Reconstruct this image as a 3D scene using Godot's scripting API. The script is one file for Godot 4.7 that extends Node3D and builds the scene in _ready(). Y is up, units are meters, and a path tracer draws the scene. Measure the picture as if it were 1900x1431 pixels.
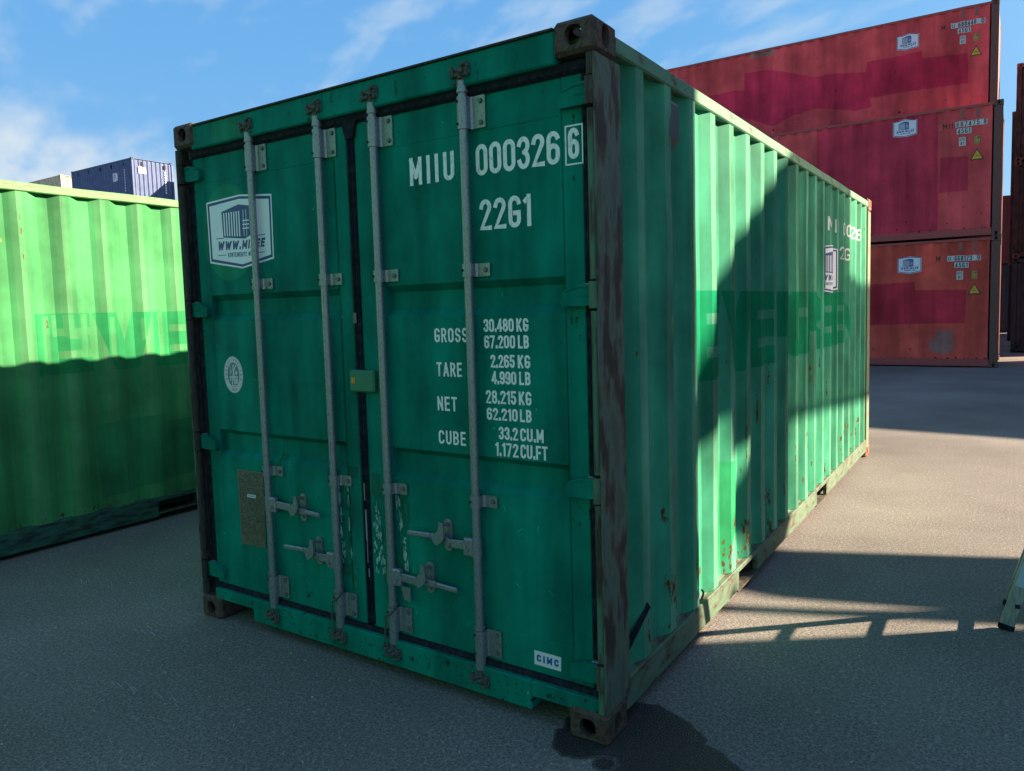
extends Node3D

# ------------------------------------------------------------------ mesh builder
class MB:
	var v := PackedVector3Array()
	var n := PackedVector3Array()
	var t := PackedVector2Array()
	var ix := PackedInt32Array()

	func tri(a: Vector3, b: Vector3, c: Vector3) -> void:   # counter-clockwise seen from outside
		var nn := (b - a).cross(c - a).normalized()
		var k := v.size()
		v.append_array([a, b, c])
		n.append_array([nn, nn, nn])
		t.append_array([Vector2.ZERO, Vector2.ZERO, Vector2.ZERO])
		ix.append_array([k, k + 2, k + 1])

	func quad(a: Vector3, b: Vector3, c: Vector3, d: Vector3, uv = null) -> void:
		var nn := (c - a).cross(d - b).normalized()
		var k := v.size()
		v.append_array([a, b, c, d])
		n.append_array([nn, nn, nn, nn])
		if uv == null:
			t.append_array([Vector2.ZERO, Vector2.ZERO, Vector2.ZERO, Vector2.ZERO])
		else:
			t.append_array(uv)
		ix.append_array([k, k + 2, k + 1, k, k + 3, k + 2])

	func vquad(p: Array, q: Array, uv: Array) -> void:      # with its own normals
		var k := v.size()
		for i in 4:
			v.append(p[i])
			n.append(q[i])
			t.append(uv[i])
		ix.append_array([k, k + 2, k + 1, k, k + 3, k + 2])

	func obox(c: Vector3, b: Basis, s: Vector3, r := 0.0) -> void:   # a box with chamfered edges
		var h := s / 2.0
		r = minf(r, minf(h.x, minf(h.y, h.z)) * 0.8)
		var ax := [b.x, b.y, b.z]
		var hh := [h.x, h.y, h.z]
		for a in 3:
			var p := (a + 1) % 3
			var q := (a + 2) % 3
			for sg in [1.0, -1.0]:
				var o: Vector3 = c + ax[a] * hh[a] * sg
				var e1: Vector3 = ax[p] * (hh[p] - r) * sg
				var e2: Vector3 = ax[q] * (hh[q] - r)
				quad(o - e1 - e2, o + e1 - e2, o + e1 + e2, o - e1 + e2)
		if r <= 0.0:
			return
		for a in 3:
			var p := (a + 1) % 3
			var q := (a + 2) % 3
			for s1 in [1.0, -1.0]:
				for s2 in [1.0, -1.0]:
					var la: Vector3 = ax[a] * (hh[a] - r)
					var p1: Vector3 = c + ax[p] * hh[p] * s1 + ax[q] * (hh[q] - r) * s2
					var p2: Vector3 = c + ax[p] * (hh[p] - r) * s1 + ax[q] * hh[q] * s2
					flip(p1 - la, p2 - la, p2 + la, p1 + la, ax[p] * s1 + ax[q] * s2)
		for sx in [1.0, -1.0]:
			for sy in [1.0, -1.0]:
				for sz in [1.0, -1.0]:
					var a1: Vector3 = c + b.x * h.x * sx + b.y * (h.y - r) * sy + b.z * (h.z - r) * sz
					var a2: Vector3 = c + b.x * (h.x - r) * sx + b.y * h.y * sy + b.z * (h.z - r) * sz
					var a3: Vector3 = c + b.x * (h.x - r) * sx + b.y * (h.y - r) * sy + b.z * h.z * sz
					if sx * sy * sz > 0:
						tri(a1, a2, a3)
					else:
						tri(a1, a3, a2)

	func flip(a: Vector3, b: Vector3, c: Vector3, d: Vector3, out: Vector3, uv = null) -> void:   # a quad turned so that it faces «out»
		if (c - a).cross(d - b).dot(out) >= 0:
			quad(a, b, c, d, uv)
		else:
			quad(d, c, b, a, null if uv == null else [uv[3], uv[2], uv[1], uv[0]])

	func box(lo: Vector3, hi: Vector3, r := 0.0) -> void:
		obox((lo + hi) / 2.0, Basis.IDENTITY, (hi - lo).abs(), r)

	func bar(a: Vector3, b: Vector3, w: float, d: float, side: Vector3, r := 0.0) -> void:   # a bar from a to b, w wide along side
		var y := (b - a).normalized()
		var x := (side - y * side.dot(y)).normalized()
		obox((a + b) / 2.0, Basis(x, y, x.cross(y)), Vector3(w, a.distance_to(b), d), r)

	func cyl(a: Vector3, b: Vector3, r0: float, r1: float, seg := 16, caps := true) -> void:
		var y := (b - a).normalized()
		var x := y.cross(Vector3(0.31, 0.2, 0.93)).normalized()
		var z := x.cross(y)
		for i in seg:
			var d0 := x * cos(TAU * i / seg) + z * sin(TAU * i / seg)
			var d1 := x * cos(TAU * (i + 1) / seg) + z * sin(TAU * (i + 1) / seg)
			var k := v.size()
			v.append_array([a + d0 * r0, a + d1 * r0, b + d1 * r1, b + d0 * r1])
			n.append_array([d0, d1, d1, d0])
			t.append_array([Vector2(0, 0), Vector2(0, 0), Vector2(0, 0), Vector2(0, 0)])
			if (d1 - d0).cross(y).dot(d0) > 0:
				ix.append_array([k, k + 2, k + 1, k, k + 3, k + 2])
			else:
				ix.append_array([k, k + 1, k + 2, k, k + 2, k + 3])
			if caps:
				if (d0.cross(d1)).dot(y) > 0:
					tri(b, b + d0 * r1, b + d1 * r1)
					tri(a, a + d1 * r0, a + d0 * r0)
				else:
					tri(b, b + d1 * r1, b + d0 * r1)
					tri(a, a + d0 * r0, a + d1 * r0)

	func tube(p: Array, r: float, seg := 8) -> void:
		for i in p.size() - 1:
			cyl(p[i], p[i + 1], r, r, seg, i == 0 or i == p.size() - 2)

	func prism(poly: PackedVector2Array, o: Vector3, ex: Vector3, ey: Vector3, depth: Vector3) -> void:   # an outline in the plane ex, ey, carried along depth
		var tr := Geometry2D.triangulate_polygon(poly)
		var f := ex.cross(ey)
		for i in range(0, tr.size(), 3):
			var p: Array = []
			for k in 3:
				p.append(o + ex * poly[tr[i + k]].x + ey * poly[tr[i + k]].y)
			var up: float = (p[1] - p[0]).cross(p[2] - p[0]).dot(depth)
			if up > 0:
				tri(p[0] + depth, p[1] + depth, p[2] + depth)
				tri(p[0], p[2], p[1])
			else:
				tri(p[0] + depth, p[2] + depth, p[1] + depth)
				tri(p[0], p[1], p[2])
		var cen := Vector2.ZERO
		for q in poly:
			cen += q / poly.size()
		var turn := 1.0 if Geometry2D.is_polygon_clockwise(poly) else -1.0
		for i in poly.size():
			var a := poly[i]
			var b := poly[(i + 1) % poly.size()]
			var nn := Vector2(-(b - a).y, (b - a).x) * turn
			var pa := o + ex * a.x + ey * a.y
			var pb := o + ex * b.x + ey * b.y
			flip(pa, pb, pb + depth, pa + depth, ex * nn.x + ey * nn.y)

	func hole_face(o: Vector3, eu: Vector3, ev: Vector3, w: float, h: float, cu: float, cv: float, ru: float, rv: float, thick: float) -> void:   # a plate with an oval hole, facing eu x ev
		var out := eu.cross(ev).normalized()
		var angs := []
		for i in 24:
			angs.append(TAU * i / 24.0)
		for cn in [Vector2(0, 0), Vector2(w, 0), Vector2(w, h), Vector2(0, h)]:
			angs.append(fposmod(atan2(cn.y - cv, cn.x - cu), TAU))
		angs.sort()
		var inn := []
		var rim := []
		for a in angs:
			var d := Vector2(cos(a), sin(a))
			var e := d / pow(pow(absf(d.x / ru), 2.6) + pow(absf(d.y / rv), 2.6), 1.0 / 2.6)
			inn.append(Vector2(cu, cv) + e)
			var k := 1e9
			if d.x > 1e-6: k = minf(k, (w - cu) / d.x)
			if d.x < -1e-6: k = minf(k, -cu / d.x)
			if d.y > 1e-6: k = minf(k, (h - cv) / d.y)
			if d.y < -1e-6: k = minf(k, -cv / d.y)
			rim.append(Vector2(cu, cv) + d * k)
		for i in angs.size():
			var j := (i + 1) % angs.size()
			if inn[i].distance_to(inn[j]) < 1e-7:
				continue
			var q := [inn[i], rim[i], rim[j], inn[j]]
			var p := []
			for s in q:
				p.append(o + eu * s.x + ev * s.y)
			flip(p[0], p[1], p[2], p[3], out)
			var mid: Vector2 = Vector2(cu, cv) - (inn[i] + inn[j]) / 2.0
			flip(p[0], p[3], p[3] - out * thick, p[0] - out * thick, eu * mid.x + ev * mid.y)

	func mesh(uvmode := 0) -> ArrayMesh:
		if uvmode == 1:    # the door end of a 20 foot container, laid over one texture
			for i in v.size():
				t[i] = Vector2((v[i].x + 2.5) / 2.6, 1.0 - v[i].y / 2.6)
		var a := []
		a.resize(Mesh.ARRAY_MAX)
		a[Mesh.ARRAY_VERTEX] = v
		a[Mesh.ARRAY_NORMAL] = n
		a[Mesh.ARRAY_TEX_UV] = t
		a[Mesh.ARRAY_INDEX] = ix
		var m := ArrayMesh.new()
		m.add_surface_from_arrays(Mesh.PRIMITIVE_TRIANGLES, a)
		return m

# ------------------------------------------------------------------ nodes
var M := {}
var used := {}
const SUN := Vector3(0.732, 0.4415, -0.519)

func numbered(called: String) -> String:
	var k: int = used.get(called, 0)
	used[called] = k + 1
	return called if k == 0 else "%s_%03d" % [called, k]

func thing(called: String, label: String, category: String, at: Vector3, turn := 0.0, group := "") -> Node3D:
	var o := Node3D.new()
	o.name = numbered(called)
	add_child(o)
	o.position = at
	o.rotation.y = turn
	o.set_meta("label", label)
	o.set_meta("category", category)
	if group:
		o.set_meta("group", group)
	return o

func part(called: String, mb, mat: Material, parent: Node3D, off := Vector3.ZERO, uvmode := 0) -> MeshInstance3D:
	var o := MeshInstance3D.new()
	o.name = called
	o.mesh = mb.mesh(uvmode) if mb is MB else mb
	o.material_override = mat
	o.position = off
	parent.add_child(o, true)
	return o

func lin(r: float, g: float, b: float) -> Color:
	return Color(r, g, b).linear_to_srgb()

func plain(c: Color, rough := 0.6, metal := 0.0) -> StandardMaterial3D:
	var m := StandardMaterial3D.new()
	m.albedo_color = c
	m.roughness = rough
	m.metallic = metal
	return m

func speckled(cols: Array, offs: Array, scale: Vector3, freq: float, sd: int, rough := 0.6, metal := 0.0, relief := 0.0) -> StandardMaterial3D:   # noise through a colour ramp, laid on from three sides
	var f := FastNoiseLite.new()
	f.seed = sd
	f.frequency = freq
	f.fractal_octaves = 5
	f.fractal_gain = 0.6
	var g := Gradient.new()
	g.offsets = PackedFloat32Array(offs)
	g.colors = PackedColorArray(cols)
	var tx := NoiseTexture2D.new()
	tx.width = 512
	tx.height = 512
	tx.seamless = true
	tx.noise = f
	tx.color_ramp = g
	var m := plain(Color.WHITE, rough, metal)
	m.albedo_texture = tx
	m.uv1_triplanar = true
	m.uv1_scale = scale
	m.uv1_offset = Vector3(sd * 0.137, sd * 0.071, sd * 0.093)
	if relief > 0.0:
		var hx := NoiseTexture2D.new()
		hx.width = 512
		hx.height = 512
		hx.seamless = true
		hx.noise = f
		m.heightmap_enabled = true
		m.heightmap_texture = hx
		m.heightmap_scale = relief
	return m

# ------------------------------------------------------------------ drawing into pictures
func fill_poly(im: Image, p: PackedVector2Array, c: Color) -> void:
	var lo := 1e9
	var hi := -1e9
	for q in p:
		lo = minf(lo, q.y)
		hi = maxf(hi, q.y)
	for y in range(maxi(0, int(floor(lo))), mini(im.get_height(), int(ceil(hi)))):
		var xs := []
		var yy := y + 0.5
		for i in p.size():
			var a := p[i]
			var b := p[(i + 1) % p.size()]
			if (a.y <= yy) != (b.y <= yy):
				xs.append(a.x + (yy - a.y) / (b.y - a.y) * (b.x - a.x))
		xs.sort()
		for i in range(0, xs.size() - 1, 2):
			var x0 := maxi(0, roundi(xs[i]))
			var x1 := mini(im.get_width(), roundi(xs[i + 1]))
			if x1 > x0:
				im.fill_rect(Rect2i(x0, y, x1 - x0, 1), c)

func oval(cx: float, cy: float, rx: float, ry: float, k := 28) -> PackedVector2Array:
	var p := PackedVector2Array()
	for i in k:
		p.append(Vector2(cx + rx * cos(TAU * i / k), cy + ry * sin(TAU * i / k)))
	return p

func arc(cx: float, cy: float, rx: float, ry: float, a0: float, a1: float, k := 9) -> PackedVector2Array:
	var p := PackedVector2Array()
	for i in k + 1:
		var a := deg_to_rad(lerpf(a0, a1, float(i) / k))
		p.append(Vector2(cx + rx * cos(a), cy + ry * sin(a)))
	return p

func L(a: Array) -> PackedVector2Array:
	var p := PackedVector2Array()
	for i in range(0, a.size(), 2):
		p.append(Vector2(a[i], a[i + 1]))
	return p

func join(a: Array) -> PackedVector2Array:
	var p := PackedVector2Array()
	for q in a:
		p.append_array(q)
	return p

func glyph(ch: String) -> Array:    # [width, strokes]; the strokes' middle lines stand 0..1 high
	var w := 0.42
	var r := w / 2
	match ch:
		"0", "O": return [w, [join([arc(r, 1 - r, r, r, 0, 180), arc(r, r, r, r, 180, 360), L([w, 1 - r])])]]
		"1": return [0.2, [L([0.18, 1.0, 0.18, 0.0]), L([0.02, 0.86, 0.15, 0.96])]]
		"2": return [w, [join([arc(r, 1 - r, r, r, 175, -30), L([0, 0, w, 0])])]]
		"3": return [w, [arc(r, 0.76, r, 0.24, 165, -75, 12), arc(r, 0.26, r, 0.26, 75, -165, 12)]]
		"4": return [w, [L([w * 0.75, 0, w * 0.75, 1]), L([w * 0.70, 0.97, 0, 0.28]), L([0, 0.24, w * 1.05, 0.24])]]
		"5": return [w, [join([L([w * 0.95, 1, 0.04, 1, 0.03, 0.56]), arc(r, 0.31, r, 0.31, 120, -160)])]]
		"6": return [w, [join([arc(r, 1 - r, r, r, 20, 180), L([0, 0.36])]), join([arc(r, r, r, r, 180, 360), arc(r, 0.37, r, 0.2, 0, 180), L([0, r])])]]
		"7": return [w, [L([0, 1, w, 1, w * 0.3, 0])]]
		"8": return [w, [arc(r, 0.765, r * 0.95, 0.235, -90, 270, 16), arc(r, 0.265, r, 0.265, 90, 450, 16)]]
		"9": return [w, [join([arc(r, r, r, r, 200, 360), L([w, 0.64])]), join([arc(r, 1 - r, r, r, 0, 180), arc(r, 0.63, r, 0.2, 180, 360), L([w, 1 - r])])]]
		"A": return [0.46, [L([0, 0, 0.23, 1]), L([0.23, 1, 0.46, 0]), L([0.08, 0.28, 0.38, 0.28])]]
		"B": return [w, [L([0, 0, 0, 1]), join([L([0, 1]), arc(w * 0.45, 0.76, w * 0.5, 0.24, 90, -90), L([0, 0.52])]), join([L([w * 0.4, 0.52]), arc(w * 0.45, 0.26, w * 0.55, 0.26, 90, -90), L([0, 0])])]]
		"C": return [w, [join([arc(r, 1 - r, r, r, 8, 180), arc(r, r, r, r, 180, 352)])]]
		"E": return [0.36, [L([0.36, 1, 0, 1, 0, 0, 0.36, 0]), L([0, 0.52, 0.32, 0.52])]]
		"F": return [0.36, [L([0.36, 1, 0, 1, 0, 0]), L([0, 0.5, 0.32, 0.5])]]
		"G": return [w, [join([arc(r, 1 - r, r, r, 12, 180), arc(r, r, r, r, 180, 360), L([w, 0.45, w * 0.55, 0.45])])]]
		"I": return [0.0, [L([0, 0, 0, 1])]]
		"K": return [w, [L([0, 0, 0, 1]), L([w, 1, 0.03, 0.42]), L([0.12, 0.55, w, 0])]]
		"L": return [0.34, [L([0, 1, 0, 0, 0.34, 0])]]
		"M": return [0.54, [L([0, 0, 0, 1]), L([0, 0.96, 0.27, 0.28]), L([0.27, 0.28, 0.54, 0.96]), L([0.54, 0, 0.54, 1])]]
		"N": return [w, [L([0, 0, 0, 1]), L([0, 0.97, w, 0.03]), L([w, 0, w, 1])]]
		"R": return [w, [L([0, 0, 0, 1]), join([L([0, 1]), arc(w * 0.45, 0.75, w * 0.5, 0.25, 90, -90), L([0, 0.5])]), L([w * 0.5, 0.5, w, 0])]]
		"S": return [w, [join([arc(r, 0.75, r, 0.25, 15, 265), arc(r, 0.25, r, 0.25, 85, -165)])]]
		"T": return [w, [L([0, 1, w, 1]), L([r, 1, r, 0])]]
		"U": return [w, [join([L([0, 1]), arc(r, r, r, r, 180, 360), L([w, 1])])]]
		"u": return [w, [join([L([0, 1]), arc(r, r, r, r, 180, 360), L([w, 1])]), L([0.08, 1.22, 0.08, 1.3]), L([0.34, 1.22, 0.34, 1.3])]]
		"V": return [0.44, [L([0, 1, 0.22, 0]), L([0.22, 0, 0.44, 1])]]
		"W": return [0.7, [L([0, 1, 0.16, 0]), L([0.16, 0, 0.35, 0.85]), L([0.35, 0.85, 0.54, 0]), L([0.54, 0, 0.7, 1])]]
		".": return [0.0, [L([0, -0.02, 0, 0.1])]]
	return [0.2, []]

# Lettering between (x0, y0) and (x1, y1), as strips of quads: one list of quads for each stroke.
func lettering(s: String, x0: float, y0: float, x1: float, y1: float, th: float, gap := 0.2, slant := 0.0) -> Array:
	var h := absf(y1 - y0)
	var nat := 0.0
	var tn := th / h
	for i in s.length():
		nat += glyph(s[i])[0] + (tn + gap if i < s.length() - 1 else 0.0)
	var sx := (x1 - x0 - th) / maxf(nat, 0.01)
	var sy := (h - th) * signf(y1 - y0)
	if nat < 0.01: sx = 0.0
	var x := x0 + th / 2
	var out := []
	for i in s.length():
		var g := glyph(s[i])
		for st in g[1]:
			var pts := PackedVector2Array()
			for q in st:
				var pp := Vector2(x + q.x * sx, y0 + th / 2 * signf(y1 - y0) + q.y * sy)
				pp.x += (pp.y - y0) * slant * signf(y1 - y0)
				if pts.is_empty() or pts[pts.size() - 1].distance_to(pp) > th * 0.02:
					pts.append(pp)
			var closed := pts.size() > 4 and pts[0].distance_to(pts[pts.size() - 1]) < th * 0.3
			if closed:
				pts.remove_at(pts.size() - 1)
			var le := PackedVector2Array()
			var ri := PackedVector2Array()
			for k in pts.size():
				var d0 := (pts[k] - pts[k - 1]).normalized() if k > 0 else (pts[0] - pts[pts.size() - 1]).normalized() if closed else (pts[1] - pts[0]).normalized()
				var d1 := (pts[k + 1] - pts[k]).normalized() if k < pts.size() - 1 else (pts[0] - pts[k]).normalized() if closed else d0
				var n0 := Vector2(-d0.y, d0.x)
				var n1 := Vector2(-d1.y, d1.x)
				var mm := (n0 + n1).normalized()
				var w := th / 2 / maxf(0.72, mm.dot(n0))
				var e := Vector2.ZERO
				if k == 0 and not closed: e = -d1 * th * 0.5
				if k == pts.size() - 1 and not closed: e = d0 * th * 0.5
				le.append(pts[k] + mm * w + e)
				ri.append(pts[k] - mm * w + e)
			var qs := []
			for k in pts.size() - (0 if closed else 1):
				var kn := (k + 1) % pts.size()
				qs.append([le[k], ri[k], ri[kn], le[kn]])
			out.append(qs)
		x += (g[0] + tn + gap) * sx
	return out

func print_on(im: Image, s: String, x0: float, y0: float, x1: float, y1: float, th: float, c: Color, gap := 0.2, slant := 0.0) -> void:
	for st in lettering(s, x0, y1, x1, y0, th, gap, slant):
		for q in st:
			fill_poly(im, PackedVector2Array(q), c)

# ------------------------------------------------------------------ the door plane of the near container
# (X, Y) as measured on the plane of the corner castings' faces, seen from the camera; d = how far behind that plane the thing lies
const CX := 1.18900
const CYY := 1.60785
const CZ := 2.34023
func dp(x: float, y: float, d: float) -> Vector3:
	var s := (CZ + d) / CZ
	return Vector3(CX + (x - CX) * s, CYY + (y - CYY) * s, -d)

func dbox(mb: MB, x0: float, y0: float, x1: float, y1: float, d: float, thick: float, r := 0.0) -> void:
	var a := dp(minf(x0, x1), minf(y0, y1), d)
	var b := dp(maxf(x0, x1), maxf(y0, y1), d)
	mb.box(Vector3(a.x, a.y, -d - thick), Vector3(b.x, b.y, -d), r)

func door_text(rows: Array, th: float, mat: Material, parent: Node3D, off: Vector3) -> void:
	for r in rows:
		var mb := MB.new()
		var k := 0
		for st in lettering(r[0], r[1], r[2], r[3], r[4], th, r[5] if r.size() > 5 else 0.2):
			k += 1
			var d: float = (r[6] if r.size() > 6 else 0.056) - 0.0012 - 0.0003 * (k % 4)
			for q in st:
				mb.flip(dp(q[0].x, q[0].y, d), dp(q[1].x, q[1].y, d), dp(q[2].x, q[2].y, d), dp(q[3].x, q[3].y, d), Vector3.BACK)
		part("lettering", mb, mat, parent, off)

# ------------------------------------------------------------------ corrugated walls
func corr(d: float, ph: float, pitch: float, dep: float) -> float:
	var q := fposmod(d - ph, pitch) / pitch * 0.284
	if q < 0.07: return 0.0
	if q < 0.14: return dep * (q - 0.07) / 0.07
	if q < 0.214: return dep
	return dep * (1.0 - (q - 0.214) / 0.07)

func breaks(a: float, b: float, ph: float, pitch: float) -> Array:
	var out := [a]
	var k := floorf((a - ph) / pitch)
	var x := ph + k * pitch
	while x < b:
		for e in [0.0, 0.07, 0.14, 0.214]:
			var y: float = x + e * pitch / 0.284
			if y > a + 0.004 and y < b - 0.004:
				out.append(y)
		x += pitch
	out.append(b)
	return out

var dent := FastNoiseLite.new()

# a wall from o along u, y0 to y1 high, facing nn; profile by distance along it
func wall(o: Vector3, u: Vector3, nn: Vector3, a: float, b: float, y0: float, y1: float, rows: int, length: float, height: float, amp: float, sd: float, ph := 0.361, pitch := 0.284, dep := 0.036, dents := [], wiggle := 0.0) -> MB:
	var mb := MB.new()
	var bs := breaks(a, b, ph, pitch)
	var pos := func(x: float, y: float, lo: float, hi: float, plo: float, phi: float) -> Vector3:
		var xx := x
		if wiggle > 0.0:
			xx += wiggle * dent.get_noise_3d(x * 5.0, y * 40.0, sd + 90.0)
		var dd: float = lerpf(plo, phi, clampf((x - lo) / (hi - lo), 0, 1)) if hi > lo else plo
		dd += amp * dent.get_noise_3d(x * 60.0, y * 45.0, sd)
		for e in dents:
			dd += e[2] * exp(-pow((x - e[0]) / e[3], 2) - pow((y - e[1]) / e[4], 2))
		return o + u * xx + Vector3.UP * y - nn * dd
	for i in bs.size() - 1:
		var lo: float = bs[i]
		var hi: float = bs[i + 1]
		var plo := corr(lo + 1e-4, ph, pitch, dep)
		var phi := corr(hi - 1e-4, ph, pitch, dep)
		for r in rows:
			var ya := lerpf(y0, y1, float(r) / rows)
			var yb := lerpf(y0, y1, float(r + 1) / rows)
			var p := []
			var q := []
			var uv := []
			for c in [[lo, ya], [hi, ya], [hi, yb], [lo, yb]]:
				p.append((pos as Callable).call(c[0], c[1], lo, hi, plo, phi))
				uv.append(Vector2(c[0] / length, 1.0 - c[1] / height))
			if amp > 0.0:
				for c in [[lo, ya], [hi, ya], [hi, yb], [lo, yb]]:
					var mid := (lo + hi) / 2
					var x1: float = minf(c[0], mid)
					var x2: float = maxf(c[0], mid)
					var du: Vector3 = (pos as Callable).call(x2, c[1], lo, hi, plo, phi) - (pos as Callable).call(x1, c[1], lo, hi, plo, phi)
					var dv: Vector3 = (pos as Callable).call(c[0], c[1] + 0.05, lo, hi, plo, phi) - (pos as Callable).call(c[0], c[1] - 0.05, lo, hi, plo, phi)
					var m := du.cross(dv).normalized()
					q.append(m if m.dot(nn) > 0 else -m)
			else:
				var m: Vector3 = (p[1] - p[0]).cross(p[3] - p[0]).normalized()
				m = m if m.dot(nn) > 0 else -m
				q = [m, m, m, m]
			if (p[1] - p[0]).cross(p[3] - p[0]).dot(nn) > 0:
				mb.vquad(p, q, uv)
			else:
				mb.vquad([p[3], p[2], p[1], p[0]], [q[3], q[2], q[1], q[0]], [uv[3], uv[2], uv[1], uv[0]])
	return mb

# a long box along -z whose height and place wander a little, as a knocked rail's do
func rail(z0: float, z1: float, x0: float, x1: float, y0: float, y1: float, amp: float, sd: float, seg := 22, edge := 0.006) -> MB:
	var mb := MB.new()
	var ring := func(z: float) -> Array:
		var w := amp * dent.get_noise_3d(z * 55.0, sd, 3.0)
		var w2 := amp * dent.get_noise_3d(z * 55.0, sd, 33.0)
		var xa := minf(x0, x1) + w2 * 0.4
		var xb := maxf(x0, x1) + w2
		var ya := y0 + w * 0.6
		var yb := y1 + w
		return [Vector3(xa, ya, z), Vector3(xb - edge, ya, z), Vector3(xb, ya + edge, z), Vector3(xb, yb - edge, z), Vector3(xb - edge, yb, z), Vector3(xa, yb, z)]
	var prev: Array = (ring as Callable).call(z0)
	var first := prev
	for i in seg:
		var now: Array = (ring as Callable).call(lerpf(z0, z1, float(i + 1) / seg))
		var cen: Vector3 = (prev[0] + prev[3] + now[0] + now[3]) / 4.0
		for k in 6:
			var j := (k + 1) % 6
			var mid: Vector3 = (prev[k] + now[j]) / 2.0 - cen
			mb.flip(prev[k], prev[j], now[j], now[k], Vector3(mid.x, mid.y, 0))
		prev = now
	for e in [[first, Vector3(0, 0, 1)], [prev, Vector3(0, 0, -1)]]:
		mb.flip(e[0][0], e[0][1], e[0][2], e[0][3], e[1])
		mb.flip(e[0][0], e[0][3], e[0][4], e[0][5], e[1])
	return mb

# a corner casting in the box 0..s; sx, sz = which way its outer faces look (+1/-1), top = it carries a hole above
func casting(c: Vector3, s: Vector3, sx: float, sz: float, top: bool) -> MB:
	var mb := MB.new()
	var r := 0.013
	var h := s / 2
	var hy := 0.004 if top else -0.002
	# door-side face, with its hole
	if sz > 0:
		mb.hole_face(c + Vector3(-h.x + r, -h.y + r, h.z), Vector3.RIGHT, Vector3.UP, s.x - 2 * r, s.y - 2 * r, h.x - r, h.y - r + hy, 0.033, 0.034, 0.03)
	else:
		mb.hole_face(c + Vector3(h.x - r, -h.y + r, -h.z), Vector3.LEFT, Vector3.UP, s.x - 2 * r, s.y - 2 * r, h.x - r, h.y - r + hy, 0.033, 0.034, 0.03)
	if sx > 0:
		mb.hole_face(c + Vector3(h.x, -h.y + r, h.z - r), Vector3.FORWARD, Vector3.UP, s.z - 2 * r, s.y - 2 * r, h.z - r, h.y - r + hy, 0.028, 0.04, 0.03)
	else:
		mb.hole_face(c + Vector3(-h.x, -h.y + r, -h.z + r), Vector3.BACK, Vector3.UP, s.z - 2 * r, s.y - 2 * r, h.z - r, h.y - r + hy, 0.028, 0.04, 0.03)
	if top:
		mb.hole_face(c + Vector3(-h.x + r, h.y, h.z - r), Vector3.RIGHT, Vector3.FORWARD, s.x - 2 * r, s.z - 2 * r, h.x - r, h.z - r, 0.03, 0.06, 0.03)
		mb.quad(c + Vector3(-h.x + r, -h.y, -h.z + r), c + Vector3(h.x - r, -h.y, -h.z + r), c + Vector3(h.x - r, -h.y, h.z - r), c + Vector3(-h.x + r, -h.y, h.z - r))
	else:
		mb.quad(c + Vector3(-h.x + r, h.y, h.z - r), c + Vector3(h.x - r, h.y, h.z - r), c + Vector3(h.x - r, h.y, -h.z + r), c + Vector3(-h.x + r, h.y, -h.z + r))
	# the two faces without holes
	var bx := -sx * h.x
	mb.flip(c + Vector3(bx, -h.y + r, -h.z + r), c + Vector3(bx, -h.y + r, h.z - r), c + Vector3(bx, h.y - r, h.z - r), c + Vector3(bx, h.y - r, -h.z + r), Vector3(-sx, 0, 0))
	var bz := -sz * h.z
	mb.flip(c + Vector3(-h.x + r, -h.y + r, bz), c + Vector3(h.x - r, -h.y + r, bz), c + Vector3(h.x - r, h.y - r, bz), c + Vector3(-h.x + r, h.y - r, bz), Vector3(0, 0, -sz))
	# chamfers
	for a in 3:
		var p := (a + 1) % 3
		var q := (a + 2) % 3
		for s1 in [1.0, -1.0]:
			for s2 in [1.0, -1.0]:
				var la := Vector3.ZERO
				la[a] = h[a] - r
				var p1 := Vector3.ZERO
				p1[p] = h[p] * s1
				p1[q] = (h[q] - r) * s2
				var p2 := Vector3.ZERO
				p2[p] = (h[p] - r) * s1
				p2[q] = h[q] * s2
				mb.flip(c + p1 - la, c + p2 - la, c + p2 + la, c + p1 + la, p1 + p2)
	for x in [1.0, -1.0]:
		for y in [1.0, -1.0]:
			for z in [1.0, -1.0]:
				var a1 := c + Vector3(h.x * x, (h.y - r) * y, (h.z - r) * z)
				var a2 := c + Vector3((h.x - r) * x, h.y * y, (h.z - r) * z)
				var a3 := c + Vector3((h.x - r) * x, (h.y - r) * y, h.z * z)
				if x * y * z > 0:
					mb.tri(a1, a2, a3)
				else:
					mb.tri(a1, a3, a2)
	return mb

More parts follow.
